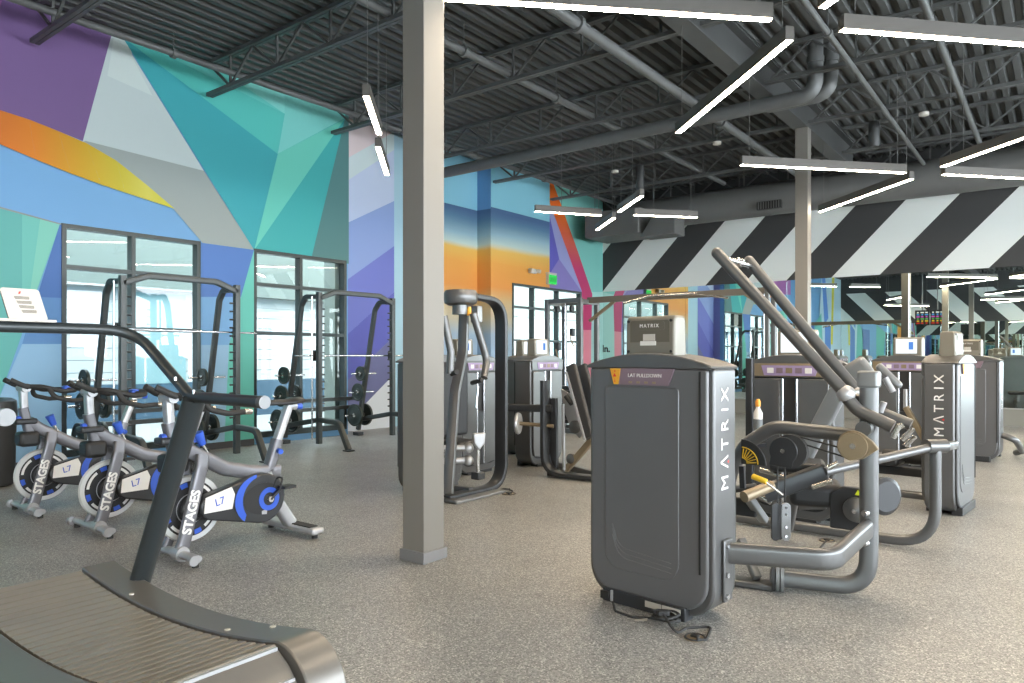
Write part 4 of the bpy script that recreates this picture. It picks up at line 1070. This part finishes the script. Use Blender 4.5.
# ---- machine C, D, E
tower('grey weight machine with a lit graph screen, partly behind the upright lat pulldown frame', 'weight_stack_machine', -1.46, 9.72, RZ + PI, side=(), console='screen')
D, MD = tower('dark grey weight machine seen edge on, its MATRIX side toward the camera', 'weight_stack_machine', -.70 + .0, 7.54, RZ + PI / 2, side=(-1,), user=True)
MB(MD).cyl((-.18, TD + .02, .12), (-.18, TD + .55, .12), .035, 14).build('base_tube', iron, D)
MB(MD).cyl((.10, TD + .10, .42), (.10, TD + .45, .42), .06, 18).build('foam_roller', rubber, D)
MB(MD).bar((.0, TD + .02, .30), (.0, TD + .60, .30), .06, .08, r=.01).build('seat_rail', iron_d, D)
MB(MD).box((0, TD + .42, .40), (.36, .34, .08)).build('seat_cushion', pad_m, D, bevel=.03, seg=3)
MB(MD).bar((-.27, TD + .0, .62), (-.27, TD + .16, .92), .05, .05, (0, 1, 0), r=.01).build('handle_post', tan_m, D)
MB(MD).cyl((-.27, TD + .16, .90), (-.27, TD + .16, 1.08), .022, 12).build('grip', silver, D)
E_, ME = tower('grey weight machine tower nearest the striped wall, back shroud toward the camera', 'weight_stack_machine', -1.015, 11.23, RZ, side=(1,), user=False)
MB(ME).tube(fillet([(.36, .13, .35), (.50, .13, .30), (.50, .7, .10), (.40, .9, .05)], .12), .04, 12).build('bumper_bar', iron, E_)
MB(ME).box((0, .75, .45), (.40, .40, .08)).build('seat_cushion', pad_m, E_, bevel=.03, seg=3)
MB(ME).bar((0, TD, .20), (0, 1.0, .20), .08, .10, r=.01).build('seat_rail', iron, E_)
MB(ME).bar((0, .75, .02), (0, .75, .42), .07, .07, (0, 1, 0), r=.01).build('seat_post', iron, E_)
MB(ME).box((0, .75, .015), (.5, .08, .03)).build('foot_plate', iron_d, E_)

# ---- left group: pec fly, press, towers behind
FX = -4.65
F, MF = tower('pec fly machine with a round overhead hub and hanging arms right of the square column', 'pec_fly_machine', -5.33, 5.40, -PI / 2, side=(), console=None)
flat = rrect(.05, .14, .008, 2)
MB().sweep(fillet([(FX, 5.02, .035), (FX, 5.88, .035), (FX, 5.88, 1.95), (FX, 5.28, 1.975)], [.26, .26], 9), flat, up=(1, 0, 0)).build('curved_frame', iron_d, F)
MB().box((FX, 5.03, .02), (.34, .10, .04)).build('foot_plate', iron, F, bevel=.01)
MB().box((FX + .07, 5.36, .014), (.22, .74, .028)).build('base_plate', mid_m, F, bevel=.008)
h0 = V((FX, 5.24, 1.87))
hub = MB().lathe([(.12, 0), (.155, .02), (.168, .06), (.168, .11), (.15, .145), (.05, .155)], h0, (0, 0, 1), 30).build('overhead_hub', iron, F)
MB().cyl(h0 + V((.02, -.03, -.09)), h0 + V((.02, -.03, 0)), .075, 22).build('hub_collar', iron, hub)
MB().cyl(h0 + V((.09, .02, -.10)), h0 + V((.09, .02, -.02)), .022, 14).build('pop_pin', amber, hub)
MB().box(h0 + V((.05, .18, -.08)), (.10, .08, .17)).build('arm_block', mid_m, hub, bevel=.015)
MB().tube(fillet([PX(473, 313, -4.5), PX(487, 360, -4.45), PX(484, 378, -4.40)], .15), .036, 14).build('swing_arm', iron, F)
MB().tube(fillet([PX(444, 316, -4.6), PX(451, 352, -4.55), PX(450, 374, -4.55)], .15), .036, 14).build('swing_arm', iron, F)
MB().cyl(PX(472, 383, -4.45), PX(482, 380, -4.3), .022, 12).build('grip', rubber, F)
MB().cyl(PX(452, 374, -4.55), PX(457, 372, -4.4), .022, 12).build('grip', rubber, F)
MB().cyl(PX(478, 386, -4.45), PX(476, 408, -4.45), .012, 12).build('grip_pin', chrome, F)
MB().sweep(fillet([PX(464, 313, -4.72), PX(463, 352, -4.72), PX(455, 392, -4.66), PX(448, 494, -4.5)], .3), rrect(.045, .10, .008, 2), up=(1, .2, 0)).build('front_strut', iron, F)
MB().box((-4.86, 5.36, .95), (.08, .40, .74)).build('back_pad', pad_m, F, bevel=.03, seg=3)
MB().box((-4.82, 5.40, .50), (.34, .34, .08)).build('seat_cushion', pad_m, F, bevel=.03, seg=3)
MB().bar((-4.9, 5.40, .03), (-4.9, 5.40, .46), .09, .08, (1, 0, 0), r=.01).build('seat_post', iron, F)
MB().bar((-5.1, 5.40, .05), (FX, 5.40, .05), .07, .06, r=.01).build('base_tube', iron, F)
for z0_ in (.50, .38):
    MB().tube(fillet([(-4.80, 4.95, z0_ + .06), (-4.72, 5.03, z0_), (-4.55, 5.20, z0_)], .06), .03, 14).build('foot_lever', silver, F)
    MB().ball((-4.53, 5.22, z0_), .05, 14).build('lever_end', silver, F)
sp = PX(478, 441, -4.45)
MB().prism([(-.065, .08), (.065, .08), (.055, -.02), (0, -.085), (-.055, -.02)], sp, (.5, .86, 0), (0, 0, 1), (.86, -.5, 0), .05).build('shield_cover', silver, F, bevel=.012)
MB().cyl(sp + V((0, 0, -.30)), sp + V((0, 0, -.08)), .018, 12).build('shield_stem', steel_rod, F)
MB().box(sp + V((.0, 0, -.33)), (.10, .10, .07)).build('stem_base', iron_d, F, bevel=.01)

P_, MP = tower('chest press machine with slanted black back pads and a curved flat front frame', 'chest_press_machine', -5.47, 7.53, -PI / 2, side=(), console='box')
MB().sweep(fillet([(-4.71, 6.76, 1.10), (-4.71, 6.76, .04), (-3.75, 6.88, .04)], [.24], 9), flat, up=(0, 1, 0)).build('curved_frame', iron_d, P_)
MB().bar((-5.20, 6.62, .78), (-4.64, 6.79, .78), .09, .085, r=.015).build('arm_pad', pad_m, P_)
wc = V((-5.02, 6.66, .60)); MB().lathe([(.02, -.02), (.12, -.02), (.13, 0), (.12, .02), (.02, .02)], wc, (.9, .35, 0), 26).build('range_wheel', silver, P_)
MB().cyl(wc, (-4.62, 6.80, .58), .022, 12).build('wheel_shaft', tan_m, P_)
T_, L_ = PY(571, 366, 7.0), PY(589, 438, 6.75)
MB().bar(T_, L_, .13, .07, (0, -1, .2), r=.02).build('back_pad', pad_m, P_)
T2, L2 = PY(582, 366, 7.2), PY(598, 430, 7.0)
MB().bar(T2, L2, .13, .07, (0, -1, .2), r=.02).build('back_pad', pad_m, P_)
MB().bar(PY(566, 372, 6.92), PY(585, 440, 6.70), .02, .03, (0, -1, .2)).build('pad_rail', silver, P_)
MB().prism([(-.16, .30), (.06, .20), (.22, -.12), (.10, -.26), (-.02, -.16), (-.10, .02)], PY(572, 415, 6.95), (1, 0, 0), (0, 0, 1), (0, 1, 0), .02).build('cam_plate', silver, P_, bevel=.004)
for (u, v, r) in ((575, 427, .075), (571, 459, .06)):
    c = PY(u, v, 6.88); MB().lathe([(.0001, -.03), (r * .5, -.028), (r, -.01), (r, .02), (.0001, .02)], c, (0, 1, 0), 24).build('pivot_disc', iron, P_)
MB().bar(PY(566, 470, 6.9), PY(592, 440, 6.9), .07, .07, (0, 1, 0), r=.01).build('seat_strut', tan_m, P_)
MB().bar(PY(552, 398, 6.86), PY(553, 480, 6.86), .14, .05, (0, 1, 0), r=.01).build('guard_panel', iron_d, P_)
MB().bar(PY(563, 404, 6.85), PY(564, 470, 6.85), .03, .03, (0, 1, 0), r=.006).build('guide_post', silver, P_)
MB().bar((-5.2, 7.5, .05), (-4.2, 7.0, .05), .08, .07, r=.01).build('base_tube', iron, P_)
MB().cyl(PY(566, 396, 6.84), PY(572, 404, 6.84), .03, 14).build('adjust_knob', black, P_)

tower('dark weight machine tower with an amber sticker behind the chest press', 'weight_stack_machine', -6.20, 8.25, -PI / 2, side=(), console='box')
tower('dark weight machine tower with a screen, seen through the pec fly frame', 'weight_stack_machine', -6.35, 7.05, -PI / 2, side=(), console='screen')
tower('dark weight machine tower directly behind the pec fly curved frame', 'weight_stack_machine', -5.72, 6.50, -PI / 2, side=(), console=None)

# ---- cable crossover under the stripes
XO = thing('cable_crossover', 'tall cable crossover frame with a long top beam in front of the painted corner', 'cable machine', (-5.2, 11.0, 0))
rk = mat('crossover_grey', (92, 96, 97), .4, .25)
def xo_tower(xa, xb):
    for x in (xa, xb):
        for y in (10.72, 11.28):
            MB().bar((x, y, 0), (x, y, 2.40), .08, .08, (1, 0, 0), r=.012).build('post', rk, XO)
    for y in (10.72, 11.28):
        MB().bar((xa, y, 2.36), (xb, y, 2.36), .07, .08).build('top_bar', rk, XO)
        MB().bar((xa, y, .06), (xb, y, .06), .07, .08).build('base_bar', rk, XO)
    for x in (xa, xb):
        MB().bar((x, 10.72, 2.34), (x, 11.28, 2.34), .07, .08).build('side_bar', rk, XO)
        MB().bar((x, 10.72, .06), (x, 11.28, .06), .07, .08).build('side_bar', rk, XO)
    xm = (xa + xb) / 2
    for k, x in enumerate((xm - .15, xm + .15)):
        MB().cyl((x, 11.0, .1), (x, 11.0, 2.34), .016, 10).build('guide_rod', chrome, XO)
        MB().cyl((x + .06, 10.80, 1.0), (x + .06, 10.80, 2.30), .004, 6).build('cable', rubber, XO)
        MB().box((x, 10.78, 1.55 + .25 * k), (.07, .10, .14)).build('pulley_carriage', iron_d, XO, bevel=.01)
        MB().cyl((x - .02, 10.76, 2.22), (x + .02, 10.76, 2.22), .06, 18).build('pulley', black, XO)
        MB().tube(fillet([(x, 10.70, 1.50 + .25 * k), (x + .05, 10.66, 1.40 + .25 * k), (x + .10, 10.66, 1.30 + .25 * k)], .03), .012, 8).build('handle_strap', tan_m, XO)
        for j in range(9):
            MB().box((x, 11.0, .20 + j * .075), (.24, .16, .068)).build('stack_plate', iron_d, XO)
xo_tower(-7.42, -6.72)
for y in (10.85, 11.15): MB().bar((-3.52, y, 0), (-3.52, y, 2.40), .07, .07, (1, 0, 0), r=.012).build('post', rk, XO)
MB().bar((-3.52, 10.6, .04), (-3.52, 11.4, .04), .08, .07).build('base_bar', rk, XO)
MB().cyl((-3.62, 11.0, .08), (-3.62, 11.0, 2.32), .016, 10).build('guide_rod', chrome, XO)
MB().bar((-6.72, 11.0, 2.37), (-3.50, 11.0, 2.37), .10, .10).build('top_beam', mat('beam_tan', (104, 98, 88), .4, .2), XO)
for s_, x in ((1, -6.2), (-1, -3.9)): MB().bar((x - s_ * .5, 11.0, 2.0), (x, 11.0, 2.33), .05, .05).build('brace', tan_m, XO)
b = MB(); b.tube(fillet([(-5.9, 10.80, 2.27), (-5.4, 10.74, 2.36), (-4.6, 10.74, 2.36), (-4.1, 10.80, 2.27)], .3), .018, 10); b.build('pull_up_bar', steel_rod, XO)
for x in (-5.4, -4.6): MB().bar((x, 10.74, 2.36), (x, 11.0, 2.37), .03, .03).build('bar_bracket', rk, XO)

# spray bottle clipped on the leg machine's side
bp = PY(758, 419, 5.92)
t = thing('spray_bottle', 'white cleaning bottle with an orange cap hung beside the leg machine stack', 'bottle', (bp.x, bp.y, bp.z - .16))
MB().lathe([(.030, 0), (.036, .01), (.036, .21), (.016, .25), (.016, .27)], (bp.x, bp.y, bp.z - .16), (0, 0, 1), 20).build('bottle', white_m, t)
MB().lathe([(.020, .262), (.022, .30), (.012, .325)], (bp.x, bp.y, bp.z - .16), (0, 0, 1), 16).build('cap', mat('orange_cap', (236, 160, 60), .45), t)
MB().lathe([(.0365, .05), (.0365, .16)], (bp.x, bp.y, bp.z - .16), (0, 0, 1), 20).build('label', mat('bottle_label', (110, 116, 118), .5), t)
MB().box((bp.x, bp.y + .02, bp.z - .176), (.10, .12, .02)).build('holder_ring', iron_d, Bm)
pq = PY(750, 400, 6.0); MB().bar((pq.x, pq.y, 0), (pq.x, pq.y, 1.36), .06, .06, (1, 0, 0), r=.01).build('side_post', iron_d, Bm)
MB().bar((pq.x, pq.y + .02, .62), (-2.02, 6.25, .62), .03, .03).build('post_link', iron_d, Bm)

# ---- cords and floor outlets
def outlet(p, label, r=.07):
    t = thing('floor_outlet', label, 'floor outlet', (p.x, p.y, 0))
    MB().lathe([(.0001, .006), (r * .7, .006), (r, .002), (r, 0)], (p.x, p.y, 0), (0, 0, 1), 28).build('cover', tan_m, t)
    MB().lathe([(r * .75, .0055), (r * .8, .009), (r * .9, .009), (r * .95, .003)], (p.x, p.y, 0), (0, 0, 1), 28, ring=True).build('rim', iron_d, t)
    MB().box((p.x, p.y, .011), (r * .7, r * .5, .010)).build('plug', black, t, bevel=.002)
outlet(PZ(695, 638, 0), 'round floor outlet beside the coiled power cord of the lat pulldown', .055)
outlet(PZ(509, 494, 0), 'round floor outlet on the floor right of the pec fly base', .075)
outlet(PZ(827, 541, 0), 'round floor outlet under the lat pulldown frame', .06)
def cord(pts, label, r=.006, sm=.06):
    t = thing('power_cord', label, 'power cord', pts[0])
    MB().tube(fillet(pts, sm, 6), r, 8).build('cable', rubber, t); return t
gz = lambda u, v, z=.006: PZ(u, v, z)
pts = [gz(613, 602, .03), gz(615, 611), gz(632, 617), gz(650, 618)]
cc_ = gz(666, 622, .012)
for k in range(26):
    a = k * 2 * PI / 9; rr = .055 + .012 * math.sin(k * 1.7)
    pts.append(cc_ + V((rr * math.cos(a) * 1.2, rr * math.sin(a), .012 + .0015 * k)))
pts += [gz(676, 634), gz(686, 628), gz(712, 626), gz(706, 640), gz(697, 639, .02)]
pc_ = cord(pts, 'black power cord coiled on the floor at the foot of the lat pulldown tower', .0065, .03)
MB().prism([(-.035, -.014), (.035, -.018), (.035, .018), (-.035, .014)], gz(641, 620, .012), (.8, .45, .1), (-.4, .9, 0), (0, 0, 1), .001).build('paper_tag', cream, pc_, smooth=False)
b = MB(); b.box(cc_ + V((.0, -.03, .055)), (.06, .035, .03), Matrix.Rotation(.6, 3, 'Z')); b.build('plug', black, pc_, bevel=.006)
cord([V((-4.50, 5.83, .02)), gz(497, 491), gz(505, 488), gz(513, 491), gz(509, 494, .02)], 'black cord from the pec fly base to its floor outlet', .008)
cord([gz(800, 566), gz(806, 556), gz(818, 550), gz(826, 541, .02)], 'thin black cord under the lat pulldown frame', .006)

# ---- exit sign, emergency light, wall lettering, hanging speakers, screens
p = PX(553, 279.5, -9.9)
t = thing('exit_sign', 'green lit exit sign above the far window', 'exit sign', (p.x, p.y, p.z))
MB().box((-9.95, p.y, p.z), (.09, .34, .25)).build('housing', mat('sign_grey', (176, 180, 178), .5), t, bevel=.008)
fc = MB().box((-9.9, p.y, p.z - .005), (.012, .32, .22)).build('face', emit_mat('exit_green', (60, 214, 96), .32), t)
letters('EXIT', .15, frame_m((-9.892, p.y, p.z - .01), (0, 1, 0), (0, 0, 1)), mat('exit_letters', (22, 96, 44), .6), fc, 'lettering', bold=.002)
MB().box((-9.95, p.y, p.z + .145), (.09, .36, .04)).build('mount', cream, t)
p = PX(533, 271, -9.95)
t = thing('emergency_light', 'small twin head emergency light on the orange painted wall', 'emergency light', (p.x, p.y, p.z))
MB().box((-9.96, p.y, p.z), (.08, .26, .11)).build('body', mat('sign_grey', (176, 180, 178), .5), t, bevel=.015)
for s_ in (-1, 1): MB().cyl((-9.93, p.y + s_ * .13, p.z + .01), (-9.84, p.y + s_ * .15, p.z - .01), .045, 16).build('lamp_head', cream, t)
p = PY(606, 349, WB)
o = letters('In.', .26, frame_m((p.x, WB - .004, p.z), (1, 0, 0), (0, 0, 1)), black, None, 'wall_lettering', bold=.008)
tag(o, 'black letters In. on the mirror beside the painted corner', 'lettering')
def speaker(u, v0, v1, y, label):
    a, b_ = PY(u, v0, y), PY(u, v1, y); r = .085
    t = thing('pendant_speaker', label, 'speaker', (a.x, y, b_.z))
    MB().lathe([(r * .8, 0), (r, .03), (r, a.z - b_.z - .03), (r * .9, a.z - b_.z)], (a.x, y, b_.z), (0, 0, 1), 24).build('can', mat('speaker_dark', (58, 60, 60), .5), t)
    q = MB(); 
    MB().cyl((a.x, y, a.z), (a.x, y, DECK), .006, 8).build('hanger_cable', wire_m, t)
speaker(874, 122, 147, 12.9, 'dark hanging cylinder speaker right of the far column')
speaker(640, 166, 190, 13.2, 'dark hanging cylinder speaker above the short line lights')
def sensor(u, v, y, label):
    p = PY(u, v, y); t = thing('ceiling_sensor', label, 'sensor', (p.x, y, p.z))
    MB().lathe([(.03, 0), (.07, .01), (.07, .05), (.03, .06)], (p.x, y, p.z), (0, 0, 1), 18).build('body', cream, t)
    MB().cyl((p.x, y, p.z + .06), (p.x, y, DECK), .006, 8).build('stem', wire_m, t)
sensor(717, 145, 11.6, 'small white sensor hanging from a joist behind the angled line light')
sensor(615, 173, 12.6, 'small pale sensor hanging above the short line lights')
sensor(924, 116, 12.4, 'small pale sensor on a joist right of the hanging speaker')

t = thing('hanging_display', 'pair of black hanging schedule screens with coloured rows, visible only in the mirror', 'screen', (-4.5, -.6, 2.6))
for k, x in enumerate((-4.78, -4.22)):
    MB().box((x, -.6, 3.0), (.54, .06, .64)).build('screen_case', black, t, bevel=.01)
    cols = [(196, 60, 52), (222, 180, 60), (90, 170, 90), (200, 90, 170), (80, 150, 200), (220, 220, 210)]
    for j in range(6):
        for i in range(3):
            MB().box((x - .16 + i * .16, -.568, 2.77 + j * .09), (.13 - .03 * ((i + j) % 3), .004, .05)).build('screen_row', emit_mat('row_%d' % (j), cols[j], .35) if ('row_%d' % j) not in bpy.data.materials else bpy.data.materials['row_%d' % j], t, smooth=False)
for x in (-4.78, -4.22): MB().cyl((x, -.6, 3.32), (x, -.6, DECK), .02, 10).build('drop_pole', wire_m, t)
# ------------------------------------------------------------------ daylight and exposure
w = bpy.data.worlds.new('world'); bpy.context.scene.world = w; w.use_nodes = True
bg = w.node_tree.nodes['Background']; bg.inputs[0].default_value = (.86, .93, 1.0, 1); bg.inputs[1].default_value = 4.8
sc = bpy.context.scene
sc.view_settings.view_transform = 'Standard'; sc.view_settings.look = 'None'
sc.view_settings.gamma = 1.0; sc.view_settings.use_curve_mapping = False
sc.view_settings.exposure = 1.9
sc.cycles.max_bounces = 10; sc.cycles.diffuse_bounces = 6; sc.cycles.glossy_bounces = 6; sc.cycles.transparent_max_bounces = 12
sc.cycles.use_denoising = True
sc.cycles.sample_clamp_indirect = 8.0
sc.cycles.caustics_reflective = False; sc.cycles.caustics_refractive = False
